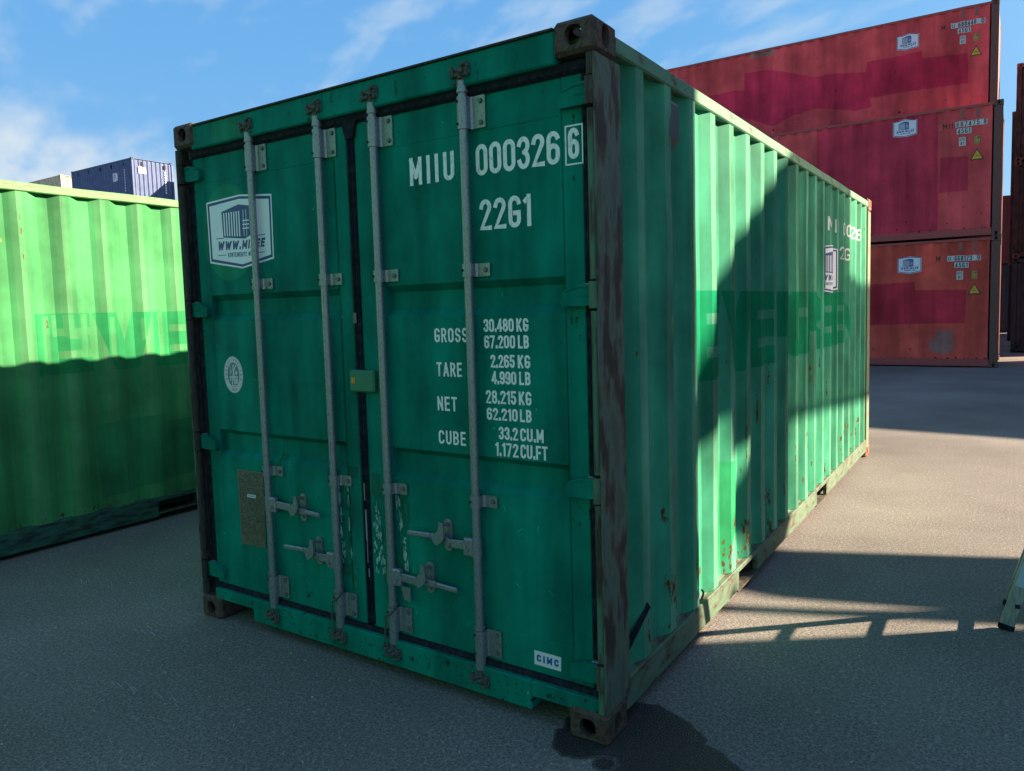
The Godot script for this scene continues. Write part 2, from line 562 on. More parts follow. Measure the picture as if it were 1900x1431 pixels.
# ------------------------------------------------------------------ painted surfaces
# base picture of a painted steel sheet: cls holds a number per pixel that picks from pal, wear (0..255) how readily it rusts there
func painted(w: int, h: int, sd: int, pal: Array, cls: Image, wear: Image, streak: float, grain: float, stretch := 10, rust_a := Color(0.40, 0.32, 0.21), rust_b := Color(0.29, 0.19, 0.12)) -> ImageTexture:
	var f := FastNoiseLite.new()
	f.seed = sd
	f.frequency = 0.012
	f.fractal_octaves = 4
	var st := f.get_image(w, maxi(8, h / stretch))
	st.resize(w, h, Image.INTERPOLATE_BILINEAR)
	f.seed = sd + 7
	f.frequency = 0.006
	f.fractal_octaves = 6
	f.fractal_gain = 0.62
	var cl := f.get_image(w, h)
	f.seed = sd + 13
	f.frequency = 0.085
	f.fractal_octaves = 5
	f.fractal_gain = 0.7
	var ru := f.get_image(w, h / 2)
	ru.resize(w, h, Image.INTERPOLATE_BILINEAR)
	for im in [st, cl, ru]:
		im.convert(Image.FORMAT_L8)
	var a := st.get_data()
	var b := cl.get_data()
	var c := ru.get_data()
	var k := cls.get_data()
	var e := wear.get_data()
	var out := PackedByteArray()
	out.resize(w * h * 3)
	var pr := PackedFloat32Array()
	for q in pal:
		pr.append_array([q.r * 255, q.g * 255, q.b * 255])
	var j := 0
	for i in w * h:
		var m := 1.0 + (a[i] - 128) * streak + (b[i] - 128) * grain
		var p := k[i] * 3
		var r := c[i] + e[i] - 255
		if r > 0:
			var x := minf(1.0, r / 26.0)
			var y := minf(1.0, r / 90.0)
			out[j] = int(clampf(lerpf(pr[p] * m, lerpf(rust_a.r, rust_b.r, y) * 255, x), 0, 255))
			out[j + 1] = int(clampf(lerpf(pr[p + 1] * m, lerpf(rust_a.g, rust_b.g, y) * 255, x), 0, 255))
			out[j + 2] = int(clampf(lerpf(pr[p + 2] * m, lerpf(rust_a.b, rust_b.b, y) * 255, x), 0, 255))
		else:
			out[j] = int(clampf(pr[p] * m, 0, 255))
			out[j + 1] = int(clampf(pr[p + 1] * m, 0, 255))
			out[j + 2] = int(clampf(pr[p + 2] * m, 0, 255))
		j += 3
	return ImageTexture.create_from_image(Image.create_from_data(w, h, false, Image.FORMAT_RGB8, out))

func blank(w: int, h: int, val := 0) -> Image:
	var im := Image.create(w, h, false, Image.FORMAT_L8)
	im.fill(lev(val))
	return im

func lev(k: int) -> Color:
	return Color8(k, k, k)

func tex_mat(tx: Texture2D, rough := 0.55, spec := 0.5) -> StandardMaterial3D:
	var m := plain(Color.WHITE, rough)
	m.albedo_texture = tx
	m.metallic_specular = spec
	m.texture_repeat = false
	return m

func block_word(im: Image, sx: float, sy: float, hgt: float, c: Color, lift: Array) -> void:   # the heavy blocky name on the green sides
	var bar := 0.108
	var top := 1.668
	var bot := 1.234
	var put := func(p: Array) -> void:
		var q := PackedVector2Array()
		for i in range(0, p.size(), 2):
			q.append(Vector2(p[i] * sx, (hgt - p[i + 1]) * sy))
		fill_poly(im, q, c)
	for e in [[1.03, 1.42], [1.89, 2.37], [3.80, 4.20], [4.23, 4.64]]:
		var s: float = e[0] + 0.15
		(put as Callable).call([e[0], top, e[1], top, e[1], top - bar, s, top - bar, s, top - 0.163, e[1] - 0.01, top - 0.163, e[1] - 0.01, top - 0.271, s, top - 0.271, s, bot + bar, e[1], bot + bar, e[1], bot, e[0], bot])
	(put as Callable).call([1.44, top, 1.60, top, 1.67, 1.45, 1.74, top, 1.885, top, 1.77, bot, 1.57, bot])
	for e in [[2.41, 2.80], [3.30, 3.75]]:
		var s: float = e[0] + 0.14
		(put as Callable).call([e[0], top, e[1] - 0.06, top, e[1], top - 0.06, e[1], 1.46, e[1] - 0.05, 1.42, e[1], 1.38, e[1], bot, e[1] - 0.13, bot, e[1] - 0.13, 1.38, s, 1.38, s, bot, e[0], bot])
	(put as Callable).call([2.88, top, 3.26, top, 3.26, top - bar, 2.97, top - bar, 2.97, bot + bar, 3.12, bot + bar, 3.12, 1.41, 3.05, 1.41, 3.05, 1.49, 3.26, 1.49, 3.26, bot, 2.88, bot, 2.82, bot + 0.06, 2.82, top - 0.06])
	(put as Callable).call([4.66, top, 4.80, top, 4.95, 1.45, 4.95, top, 5.08, top, 5.08, bot, 4.96, bot, 4.80, 1.46, 4.80, bot, 4.66, bot])
	for e in lift:      # where the paint has gone again
		fill_poly(im, L([e[0] * sx, (hgt - e[1]) * sy, e[2] * sx, (hgt - e[1]) * sy, e[2] * sx, (hgt - e[3]) * sy, e[0] * sx, (hgt - e[3]) * sy]), lev(0))

func spots(im: Image, rng: RandomNumberGenerator, count: int, x0: float, x1: float, y0: float, y1: float, rx: float, ry: float, sx: float, sy: float, hgt: float, lo: int, hi: int) -> void:
	for i in count:
		var x := rng.randf_range(x0, x1)
		var y := rng.randf_range(y0, y1)
		var k := rng.randf_range(0.4, 1.0)
		for s in [[1.0, lo], [0.55, hi]]:
			fill_poly(im, oval(x * sx, (hgt - y) * sy, rx * sx * k * s[0], ry * sy * k * s[0], 12), lev(s[1]))

func green_wall(w: int, h: int, sd: int, near: bool) -> ImageTexture:
	var rng := RandomNumberGenerator.new()
	rng.seed = sd
	var sx := w / 6.058
	var sy := h / 2.591
	var cls := blank(w, h)
	var lift := []
	if not near:
		lift = [[1.08, 1.65, 1.13, 1.30], [1.15, 1.66, 1.185, 1.5], [1.22, 1.66, 1.29, 1.5], [1.24, 1.56, 1.33, 1.48], [1.34, 1.66, 1.40, 1.40], [1.55, 1.63, 1.585, 1.3], [1.80, 1.62, 1.83, 1.45], [1.95, 1.66, 1.99, 1.3]]
	# the outer flats are rubbed and chalky
	var x := 0.361
	while x < 6.0:
		fill_poly(cls, L([x * sx, 0, (x + 0.075) * sx, 0, (x + 0.075) * sx, h, x * sx, h]), lev(4))
		x += 0.284
	block_word(cls, sx, sy, 2.591, lev(1), lift)
	if near:
		fill_poly(cls, L([1.36 * sx, (2.591 - 0.80) * sy, 1.55 * sx, (2.591 - 0.77) * sy, 1.60 * sx, (2.591 - 0.80) * sy, 1.62 * sx, (2.591 - 0.45) * sy, 1.42 * sx, (2.591 - 0.22) * sy, 1.31 * sx, (2.591 - 0.36) * sy, 1.27 * sx, (2.591 - 0.6) * sy]), lev(2))
		print_on(cls, "MIIU", 4.03 * sx, (2.591 - 2.262) * sy, 4.50 * sx, (2.591 - 2.152) * sy, 0.017 * sx, lev(3), 0.3)
		print_on(cls, "000326", 4.62 * sx, (2.591 - 2.262) * sy, 5.32 * sx, (2.591 - 2.152) * sy, 0.017 * sx, lev(3), 0.3)
		print_on(cls, "6", 5.42 * sx, (2.591 - 2.262) * sy, 5.49 * sx, (2.591 - 2.152) * sy, 0.017 * sx, lev(3))
		print_on(cls, "22G1", 4.58 * sx, (2.591 - 2.055) * sy, 5.02 * sx, (2.591 - 1.945) * sy, 0.017 * sx, lev(3), 0.3)
	else:
		fill_poly(cls, L([1.40 * sx, (2.591 - 0.825) * sy, 1.66 * sx, (2.591 - 0.85) * sy, 1.93 * sx, (2.591 - 0.845) * sy, 1.99 * sx, (2.591 - 0.78) * sy, 2.4 * sx, (2.591 - 0.81) * sy, 2.4 * sx, (2.591 - 0.36) * sy, 1.96 * sx, (2.591 - 0.31) * sy, 1.42 * sx, (2.591 - 0.27) * sy]), lev(5))
		fill_poly(cls, oval(0.835 * sx, (2.591 - 2.17) * sy, 0.040 * sx, 0.016 * sy), lev(6))
	var wear := blank(w, h, 40)
	# rust creeps up from the lower edge and sits where things have rubbed
	fill_poly(wear, L([0, h - 0.23 * sy, w, h - 0.23 * sy, w, h, 0, h]), lev(84))
	if near:
		spots(wear, rng, 34, 0.4, 5.9, 0.16, 0.5, 0.035, 0.10, sx, sy, 2.591, 112, 142)
		spots(wear, rng, 40, 1.2, 5.5, 0.25, 1.15, 0.012, 0.13, sx, sy, 2.591, 118, 150)
	spots(wear, rng, 60 if near else 0, 0.3, 5.9, 0.3, 2.4, 0.006, 0.03, sx, sy, 2.591, 100, 135)
	if near:
		for e in [[1.33, 0.95, 0.03, 0.17], [1.33, 0.62, 0.03, 0.1], [1.78, 0.33, 0.05, 0.12], [1.1, 0.30, 0.03, 0.05], [3.3, 0.62, 0.07, 0.12], [3.05, 0.45, 0.05, 0.14], [3.6, 0.5, 0.05, 0.09], [0.62, 0.72, 0.02, 0.05], [0.68, 0.36, 0.03, 0.08], [2.3, 0.4, 0.03, 0.06], [2.66, 0.85, 0.02, 0.2], [3.45, 1.1, 0.02, 0.1]]:
			fill_poly(wear, oval(e[0] * sx, (2.591 - e[1]) * sy, e[2] * sx, e[3] * sy, 16), lev(120))
			fill_poly(wear, oval(e[0] * sx, (2.591 - e[1]) * sy, e[2] * sx * 0.6, e[3] * sy * 0.6, 16), lev(152))
	else:
		for e in [[1.12, 1.57, 0.010, 0.06], [0.985, 2.1, 0.004, 0.3]]:
			fill_poly(wear, oval(e[0] * sx, (2.591 - e[1]) * sy, e[2] * sx, e[3] * sy, 16), lev(118))
	var pal := [lin(0.042, 0.252, 0.148), lin(0.001, 0.205, 0.090), lin(0.025, 0.25, 0.10), lin(0.66, 0.68, 0.66), lin(0.088, 0.268, 0.170), lin(0.030, 0.13, 0.055), lin(0.6, 0.4, 0.03)]
	if not near:
		pal[0] = lin(0.048, 0.215, 0.080)
		pal[4] = lin(0.068, 0.222, 0.094)
		pal[1] = lin(0.020, 0.195, 0.068)
		pal[5] = lin(0.034, 0.180, 0.076)
	return painted(w, h, sd, pal, cls, wear, 0.0014, 0.0011)

func red_wall(w: int, h: int, sd: int, which: int) -> ImageTexture:
	var rng := RandomNumberGenerator.new()
	rng.seed = sd
	var sx := w / 12.192
	var sy := h / 2.896
	var cls := blank(w, h)
	var put := func(p: Array, c: int) -> void:
		var q := PackedVector2Array()
		for i in range(0, p.size(), 2):
			q.append(Vector2(p[i] * sx, (2.896 - p[i + 1]) * sy))
		fill_poly(cls, q, lev(c))
	var say := func(s: String, x0: float, x1: float, y0: float, y1: float, c: int) -> void:
		print_on(cls, s, x0 * sx, (2.896 - y1) * sy, x1 * sx, (2.896 - y0) * sy, 0.016 * sx, lev(c), 0.35)
	if which == 0:
		(put as Callable).call([0, 1.9, 5.19, 1.86, 5.79, 1.89, 6.09, 1.84, 6.10, 2.31, 6.74, 2.29, 7.10, 2.18, 7.97, 1.86, 8.41, 1.86, 9.26, 1.74, 9.28, 1.99, 10.03, 1.99, 10.55, 2.02, 10.57, 1.83, 11.55, 1.75, 11.57, 1.03, 11.11, 1.04, 10.04, 1.07, 9.36, 1.05, 9.41, 0.82, 8.99, 0.79, 8.07, 1.02, 7.41, 0.92, 6.89, 0.71, 6.09, 1.08, 5.2, 1.0, 0, 1.0], 1)
		(put as Callable).call([6.23, 2.88, 6.92, 2.86, 6.92, 2.65, 6.23, 2.69], 4)
		(say as Callable).call("M", 10.98, 11.06, 2.42, 2.54, 3)
	elif which == 1:
		(put as Callable).call([8.39, 2.88, 10.96, 2.88, 10.99, 0.2, 8.39, 0.2], 1)
		(put as Callable).call([11.01, 1.81, 11.56, 1.78, 11.56, 1.03, 11.00, 1.03], 1)
		(put as Callable).call([10.98, 2.545, 11.05, 2.545, 11.05, 2.41, 10.98, 2.41], 5)
		(say as Callable).call("MII", 11.06, 11.25, 2.43, 2.54, 3)
	else:
		(put as Callable).call([3.0, 1.95, 9.63, 1.93, 10.39, 1.96, 10.54, 1.96, 10.55, 1.77, 11.57, 1.74, 11.55, 0.99, 10.61, 0.99, 9.64, 0.97, 3.0, 0.98], 1)
		(put as Callable).call([11.01, 0.83, 11.31, 0.84, 11.33, 0.60, 11.35, 0.40, 11.24, 0.31, 11.12, 0.29, 10.86, 0.37, 10.87, 0.65, 10.99, 0.67], 4)
		(say as Callable).call("M", 10.97, 11.05, 2.40, 2.52, 3)
		(put as Callable).call([11.08, 2.52, 11.11, 2.52, 11.11, 2.40, 11.08, 2.40], 5)
	var wear := blank(w, h, 46)
	fill_poly(wear, L([0, h - 0.22 * sy, w, h - 0.22 * sy, w, h, 0, h]), lev(96))
	spots(wear, rng, 50, 5.0, 12.1, 0.15, 0.7, 0.05, 0.05, sx, sy, 2.896, 90, 118)
	spots(wear, rng, 30, 5.0, 12.1, 0.9, 2.8, 0.015, 0.05, sx, sy, 2.896, 85, 115)
	var base := [lin(0.70, 0.094, 0.096), lin(0.66, 0.096, 0.096), lin(0.70, 0.104, 0.074)][which] as Color
	var over := [lin(0.60, 0.042, 0.085), lin(0.54, 0.050, 0.082), lin(0.56, 0.044, 0.064)][which] as Color
	var pal := [base, over, lin(0.6, 0.6, 0.58), lin(0.05, 0.04, 0.04), lin(0.36, 0.165, 0.135), lin(0.7, 0.13, 0.11)]
	return painted(w, h, sd, pal, cls, wear, 0.0013, 0.0011, 6, Color(0.3, 0.14, 0.1), Color(0.16, 0.08, 0.07))

func door_texture(w: int, h: int) -> ImageTexture:
	var rng := RandomNumberGenerator.new()
	rng.seed = 77
	var sx := w / 2.6
	var sy := h / 2.6
	var cls := blank(w, h)
	var P := func(x: float, y: float) -> Vector2:   # measured place -> pixel
		var q := dp(x, y, 0.058)
		return Vector2((q.x + 2.5) * sx, (2.6 - q.y) * sy)
	var put := func(p: Array, c: int) -> void:
		var q := PackedVector2Array()
		for i in range(0, p.size(), 2):
			q.append((P as Callable).call(p[i], p[i + 1]))
		fill_poly(cls, q, lev(c))
	var ring := PackedVector2Array()
	for i in 40:
		ring.append((P as Callable).call(-2.02 + 0.205 * cos(TAU * i / 40), 2.02 + 0.235 * sin(TAU * i / 40)))
	fill_poly(cls, ring, lev(1))
	# repainted bits, scuffs, chips
	(put as Callable).call([-2.04, 2.575, -1.84, 2.575, -1.83, 2.45, -2.05, 2.45], 1)
	(put as Callable).call([-1.63, 1.30, -1.41, 1.30, -1.415, 1.06, -1.45, 0.98, -1.58, 1.0, -1.62, 1.05], 2)
	(put as Callable).call([-1.27, 0.93, -1.20, 0.93, -1.20, 0.875, -1.27, 0.88], 3)
	(put as Callable).call([-1.12, 0.91, -1.07, 0.91, -1.07, 0.80, -1.11, 0.80], 3)
	for e in [[-1.015, -0.915, 0.48, 0.86, 110], [-1.345, -1.30, 0.42, 0.86, 60], [-1.29, -1.245, 0.40, 0.86, 45], [-1.12, -1.06, 0.45, 0.90, 45], [-1.75, -1.70, 0.88, 0.93, 10], [-1.40, -1.30, 0.88, 0.93, 16]]:
		for i in e[4]:
			var c: Vector2 = (P as Callable).call(rng.randf_range(e[0], e[1]), rng.randf_range(e[2], e[3]))
			fill_poly(cls, oval(c.x, c.y, rng.randf_range(0.7, 3.5), rng.randf_range(3, 20), 7), lev(3))
	for e in [[-1.10, 0.72, 0.02, 0.05], [-1.095, 0.62, 0.028, 0.06], [-1.085, 0.52, 0.03, 0.055], [-1.33, 0.8, 0.006, 0.05], [-1.325, 0.66, 0.008, 0.06], [-1.32, 0.53, 0.010, 0.05], [-1.275, 0.8, 0.005, 0.05], [-1.27, 0.66, 0.006, 0.05], [-1.265, 0.53, 0.006, 0.03], [-0.96, 0.72, 0.008, 0.04], [-0.945, 0.6, 0.007, 0.05], [-0.975, 0.8, 0.01, 0.02], [-0.94, 0.52, 0.008, 0.015]]:
		for i in 22:
			var qx: float = e[0] + rng.randf_range(-1, 1) * e[2]
			var qy: float = e[1] + rng.randf_range(-1, 1) * e[3]
			var c: Vector2 = (P as Callable).call(qx, qy)
			fill_poly(cls, oval(c.x, c.y, rng.randf_range(0.5, 2.0), rng.randf_range(1.2, 9.0), 7), lev(4 if i % 5 else 3))
	# scratches
	for i in 90:
		var x := rng.randf_range(-2.2, -0.15)
		var y := rng.randf_range(0.2, 2.5) if i % 3 == 0 else rng.randf_range(0.2, 0.9)
		var a: Vector2 = (P as Callable).call(x, y)
		var d := Vector2.from_angle(rng.randf_range(0, PI)) * rng.randf_range(3, 20)
		var k := Vector2(-d.y, d.x).normalized() * rng.randf_range(0.35, 0.8)
		fill_poly(cls, PackedVector2Array([a - k, a + k, a + d + k * 0.6, a + d - k * 0.6]), lev(5 if i % 2 else 2))
	for i in 70:
		var c: Vector2 = (P as Callable).call(rng.randf_range(-2.2, -0.1), pow(rng.randf(), 1.6) * 2.4 + 0.1)
		fill_poly(cls, oval(c.x, c.y, rng.randf_range(0.5, 1.5), rng.randf_range(0.6, 2.2), 7), lev(6 if i % 4 else 4))
	var wear := blank(w, h, 30)
	var q0: Vector2 = (P as Callable).call(-2.4, 0.24)
	fill_poly(wear, L([0, q0.y, w, q0.y, w, h, 0, h]), lev(58))
	fill_poly(wear, L([0, q0.y + 0.05 * sy, w, q0.y + 0.05 * sy, w, h, 0, h]), lev(74))
	spots(wear, rng, 30, 0.2, 2.4, 0.06, 0.30, 0.010, 0.02, sx, sy, 2.6, 95, 125)
	spots(wear, rng, 26, 0.2, 2.4, 0.4, 2.5, 0.003, 0.008, sx, sy, 2.6, 110, 150)
	for hy in [2.30, 1.60, 0.905]:
		for xx in [-2.30, -0.06]:
			for i in 5:
				var c: Vector2 = (P as Callable).call(xx + rng.randf_range(-0.02, 0.05) * (1 if xx < -1 else -1), hy - rng.randf_range(0.0, 0.08))
				fill_poly(wear, oval(c.x, c.y, 1.5, rng.randf_range(8, 30), 8), lev(112))
	spots(wear, rng, 30, 0.15, 2.45, 2.47, 2.58, 0.004, 0.05, sx, sy, 2.6, 100, 125)
	var pal := [lin(0.003, 0.166, 0.124), lin(0.014, 0.202, 0.120), lin(0.004, 0.150, 0.110), lin(0.012, 0.110, 0.075), lin(0.30, 0.40, 0.40), lin(0.03, 0.33, 0.22), lin(0.015, 0.055, 0.04)]
	return painted(w, h, 91, pal, cls, wear, 0.0012, 0.0009, 8, Color(0.2, 0.13, 0.09), Color(0.1, 0.07, 0.06))

func shrunk(im: Image, w: int, h: int) -> ImageTexture:
	im.resize(w, h, Image.INTERPOLATE_LANCZOS)
	return ImageTexture.create_from_image(im)

func logo_texture() -> ImageTexture:
	var w := 1536
	var h := 1152
	var im := Image.create(w, h, false, Image.FORMAT_RGB8)
	var white := lin(0.78, 0.80, 0.84)
	var navy := lin(0.025, 0.06, 0.19)
	im.fill(white)
	var fr := func(k: float) -> PackedVector2Array:
		return L([k, 60 + k, w / 2.0, k, w - k, 60 + k, w - k, h - 100 - k, w / 2.0, h - k, k, h - 100 - k])
	fill_poly(im, (fr as Callable).call(26.0), navy)
	fill_poly(im, (fr as Callable).call(66.0), white)
	# a container seen from its corner
	fill_poly(im, L([340, 240, 740, 150, 1010, 190, 1010, 640, 860, 690, 350, 650]), navy)
	for i in 7:
		var x := 378 + i * 58.0
		fill_poly(im, L([x, 262 - i * 1.8, x + 27, 262 - i * 1.8, x + 27, 632 + i * 2.7, x, 630 + i * 2.7]), white)
	for x in [838.0, 905.0]:
		fill_poly(im, L([x, 240, x + 12, 240, x + 12, 650, x, 650]), white)
	for y in [400.0, 460.0, 520.0]:
		fill_poly(im, L([818, y, 975, y, 975, y + 18, 818, y + 18]), white)
	fill_poly(im, L([180, 655, 360, 655, 360, 667, 180, 667]), navy)
	fill_poly(im, L([1000, 655, 1350, 655, 1350, 667, 1000, 667]), navy)
	print_on(im, "WWW.MII.EE", 200, 710, 1320, 850, 36, navy, 0.16, 0.25)
	fill_poly(im, L([200, 925, 400, 925, 400, 936, 200, 936]), navy)
	fill_poly(im, L([1130, 925, 1330, 925, 1330, 936, 1130, 936]), navy)
	print_on(im, "KONTEINERITE MuuK", 440, 895, 1100, 965, 13, navy, 0.2)
	return shrunk(im, 768, 576)

func oval_texture() -> ImageTexture:
	var im := Image.create(512, 640, false, Image.FORMAT_RGB8)
	var pale := lin(0.52, 0.56, 0.58)
	var blue := lin(0.10, 0.17, 0.23)
	im.fill(pale)
	fill_poly(im, oval(256, 320, 246, 310, 60), blue)
	fill_poly(im, oval(256, 320, 238, 302, 60), pale)
	fill_poly(im, oval(256, 320, 150, 205, 48), blue)
	var word := "BUREAU VERITAS"
	for i in word.length():
		var a := deg_to_rad(lerpf(196, -16, float(i) / (word.length() - 1)))
		var c := Vector2(256 + 194 * cos(a), 320 - 252 * sin(a))
		var out := Vector2(cos(a), -sin(a) * 1.1).normalized()
		var right := Vector2(-out.y, out.x)
		for st in lettering(word[i], -15, -24, 15, 24, 8):
			for q in st:
				var p := PackedVector2Array()
				for s in q:
					p.append(c + right * s.x + out * s.y)
				fill_poly(im, p, blue)
	print_on(im, "1828", 190, 546, 322, 588, 8, blue)
	# a standing figure with scales and staff
	for q in [[250, 190, 270, 190, 282, 330, 300, 480, 268, 480, 256, 360, 226, 490, 200, 480, 238, 330], [262, 230, 330, 150, 340, 166, 275, 260], [240, 235, 190, 300, 178, 288, 236, 222], [176, 160, 188, 160, 188, 330, 176, 330], [150, 345, 230, 345, 230, 372, 150, 372], [285, 345, 372, 345, 372, 366, 285, 366], [300, 380, 360, 380, 352, 470, 308, 470], [150, 385, 205, 385, 180, 440], [190, 492, 330, 492, 300, 514, 215, 514]]:
		fill_poly(im, L(q), pale)
	fill_poly(im, oval(260, 172, 20, 24), pale)
	fill_poly(im, oval(330, 290, 28, 36), pale)
	return ImageTexture.create_from_image(im)

func plate_texture() -> ImageTexture:
	var rng := RandomNumberGenerator.new()
	rng.seed = 5
	var im := Image.create(320, 640, false, Image.FORMAT_RGB8)
	var ground := lin(0.115, 0.115, 0.080)
	var ink := lin(0.022, 0.026, 0.020)
	im.fill(ground)
	for i in 500:
		fill_poly(im, oval(rng.randf() * 320, rng.randf() * 640, rng.randf_range(2, 16), rng.randf_range(2, 24), 7), ground.lerp(ink, rng.randf() * 0.55).lerp(lin(0.11, 0.10, 0.07), rng.randf() * 0.3))
	for row in 30:
		var y := 24.0 + row * 17.5
		var x := 20.0 + (60.0 if row == 2 else 0.0)
		while x < (295.0 if row != 2 else 200.0):
			var w := rng.randf_range(6, 34)
			if rng.randf() < 0.72:
				im.fill_rect(Rect2i(int(x), int(y), int(w), rng.randi_range(5, 12)), ink.lerp(ground, rng.randf() * 0.4))
			x += w + rng.randf_range(4, 14)
	im.fill_rect(Rect2i(0, 0, 320, 5), lin(0.15, 0.17, 0.13))
	im.fill_rect(Rect2i(0, 0, 5, 640), lin(0.13, 0.15, 0.12))
	im.fill_rect(Rect2i(108, 200, 106, 26), lin(0.6, 0.64, 0.66))
	im.fill_rect(Rect2i(122, 209, 78, 8), lin(0.1, 0.2, 0.3))
	return ImageTexture.create_from_image(im)

func label_texture(rows: Array, w: int, h: int, ground: Color, ink: Color, frame := 0) -> ImageTexture:   # rows: [text, x0, y0, x1, y1, stroke]
	var im := Image.create(w * 2, h * 2, false, Image.FORMAT_RGB8)
	im.fill(ink if frame else ground)
	if frame:
		im.fill_rect(Rect2i(frame * 2, frame * 2, w * 2 - frame * 4, h * 2 - frame * 4), ground)
	for r in rows:
		print_on(im, r[0], r[1] * 2, r[2] * 2, r[3] * 2, r[4] * 2, r[5] * 2, ink, 0.3)
	return shrunk(im, w, h)

# ------------------------------------------------------------------ containers
const W := 2.438

func mir(mb: MB) -> MB:     # the same shape on the other side of the container
	for i in mb.v.size():
		mb.v[i].x = -W - mb.v[i].x
		mb.n[i].x = -mb.n[i].x
	for i in range(0, mb.ix.size(), 3):
		var k := mb.ix[i + 1]
		mb.ix[i + 1] = mb.ix[i + 2]
		mb.ix[i + 2] = k
	return mb

# o: wall, wall_left, paint, frame, cast, post (materials), rows, amp, ph, seed, near
func container(label: String, at: Vector3, turn: float, len: float, hgt: float, o: Dictionary, group := "", called := "shipping_container") -> Node3D:
	var root := thing(called, label, "container", at, turn, group)
	var off := Vector3(W / 2, 0, len / 2)
	var near: bool = o.get("near", false)
	var amp: float = o.get("amp", 0.003)
	var sd: float = o.get("seed", 1.0)
	var ph: float = o.get("ph", 0.361)
	var pitch: float = o.get("pitch", 0.284)
	var rows: int = o.get("rows", 4)
	var y0 := 0.185
	var y1 := hgt - 0.083
	var fr: Material = o.frame
	# sheet walls
	part("side_wall", wall(Vector3(-0.010, 0, 0), Vector3.FORWARD, Vector3.RIGHT, 0.20, len - 0.20, y0, y1, rows, len, hgt, amp, sd, ph, pitch, 0.036, o.get("dents", []), o.get("wiggle", 0.0)), o.wall, root, off)
	part("side_wall", mir(wall(Vector3(-0.010, 0, 0), Vector3.FORWARD, Vector3.RIGHT, 0.20, len - 0.20, y0, y1, 4, len, hgt, amp, sd + 5.0, ph, pitch, 0.036)), o.get("wall_left", o.paint), root, off)
	part("end_wall", wall(Vector3(-W, 0, -len + 0.012), Vector3.RIGHT, Vector3.FORWARD, 0.12, W - 0.12, 0.185, hgt - 0.1, 4, W, hgt, 0.003, sd, 0.2, 0.25, 0.045), o.get("end", o.paint), root, off)
	var rf := MB.new()
	rf.box(Vector3(-W + 0.05, hgt - 0.045, -len + 0.1), Vector3(-0.05, hgt - 0.03, -0.1))
	for k in int((len - 0.5) / 0.21):
		var zz := -0.28 - k * 0.21
		rf.quad(Vector3(-W + 0.12, hgt - 0.0295, zz), Vector3(-0.12, hgt - 0.0295, zz), Vector3(-0.12, hgt - 0.012, zz - 0.035), Vector3(-W + 0.12, hgt - 0.012, zz - 0.035))
		rf.quad(Vector3(-W + 0.12, hgt - 0.012, zz - 0.035), Vector3(-0.12, hgt - 0.012, zz - 0.035), Vector3(-0.12, hgt - 0.012, zz - 0.10), Vector3(-W + 0.12, hgt - 0.012, zz - 0.10))
		rf.quad(Vector3(-W + 0.12, hgt - 0.012, zz - 0.10), Vector3(-0.12, hgt - 0.012, zz - 0.10), Vector3(-0.12, hgt - 0.0295, zz - 0.135), Vector3(-W + 0.12, hgt - 0.0295, zz - 0.135))
	part("roof", rf, o.paint, root, off)
	# rails
	part("top_rail", rail(-0.178, -len + 0.178, -0.058, -0.004, hgt - 0.085, hgt - 0.024, o.get("knock", 0.004), sd), o.get("rail", fr), root, off)
	part("top_rail", mir(rail(-0.178, -len + 0.178, -0.058, -0.004, hgt - 0.085, hgt - 0.024, 0.004, sd + 9.0)), fr, root, off)
	bottom_rail(root, off, len, o, near, sd)
	# corner castings and posts
	for k in 8:
		var right := k % 2 == 0
		var door := (k >> 1) % 2 == 0
		var top := k >= 4
		var c := Vector3(-0.081 if right else -W + 0.081, hgt - 0.059 + 0.004 if top else 0.059, -0.089 if door else -len + 0.089)
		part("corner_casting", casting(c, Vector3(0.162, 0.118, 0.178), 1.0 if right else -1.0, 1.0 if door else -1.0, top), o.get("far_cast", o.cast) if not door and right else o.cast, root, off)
	for k in 4:
		var right := k % 2 == 0
		var door := k < 2
		var mb := MB.new()
		if door and near:
			mb.box(Vector3(-0.013, 0.118, -0.208), Vector3(-0.003, hgt - 0.118, -0.006), 0.003)
			mb.box(Vector3(-0.077, 0.118, -0.208), Vector3(-0.013, hgt - 0.118, -0.064))
		else:
			var za := -0.005 if door else -len + 0.17
			var zb := -0.19 if door else -len + 0.005
			mb.box(Vector3(-0.12, 0.118, zb), Vector3(-0.004, hgt - 0.118, za), 0.006)
		var p := part("corner_post", mb if right else mir(mb), o.get("post", fr) if door else o.get("far_post", fr), root, off)
		if door and near:
			var e := MB.new()
			var ys := [0.118, 0.205, 0.312, 0.897, 1.008, 1.592, 1.703, 2.288, 2.40, hgt - 0.118]
			for i in range(0, ys.size(), 2):
				e.cyl(Vector3(-0.026, ys[i], -0.0225), Vector3(-0.026, ys[i + 1], -0.0225), 0.0165, 0.0165, 14)
				e.box(Vector3(-0.034, ys[i], -0.064), Vector3(-0.013, ys[i + 1], -0.026))
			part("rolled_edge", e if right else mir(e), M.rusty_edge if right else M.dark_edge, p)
	# the door end
	if near:
		return root
	var hd := MB.new()
	hd.box(Vector3(-W + 0.162, hgt - 0.13, -0.12), Vector3(-0.162, hgt - 0.02, -0.012), 0.005)
	part("door_header", hd, fr, root, off)
	var sl := MB.new()
	sl.box(Vector3(-W + 0.162, 0.04, -0.12), Vector3(-0.162, 0.17, -0.012), 0.005)
	part("door_sill", sl, fr, root, off)
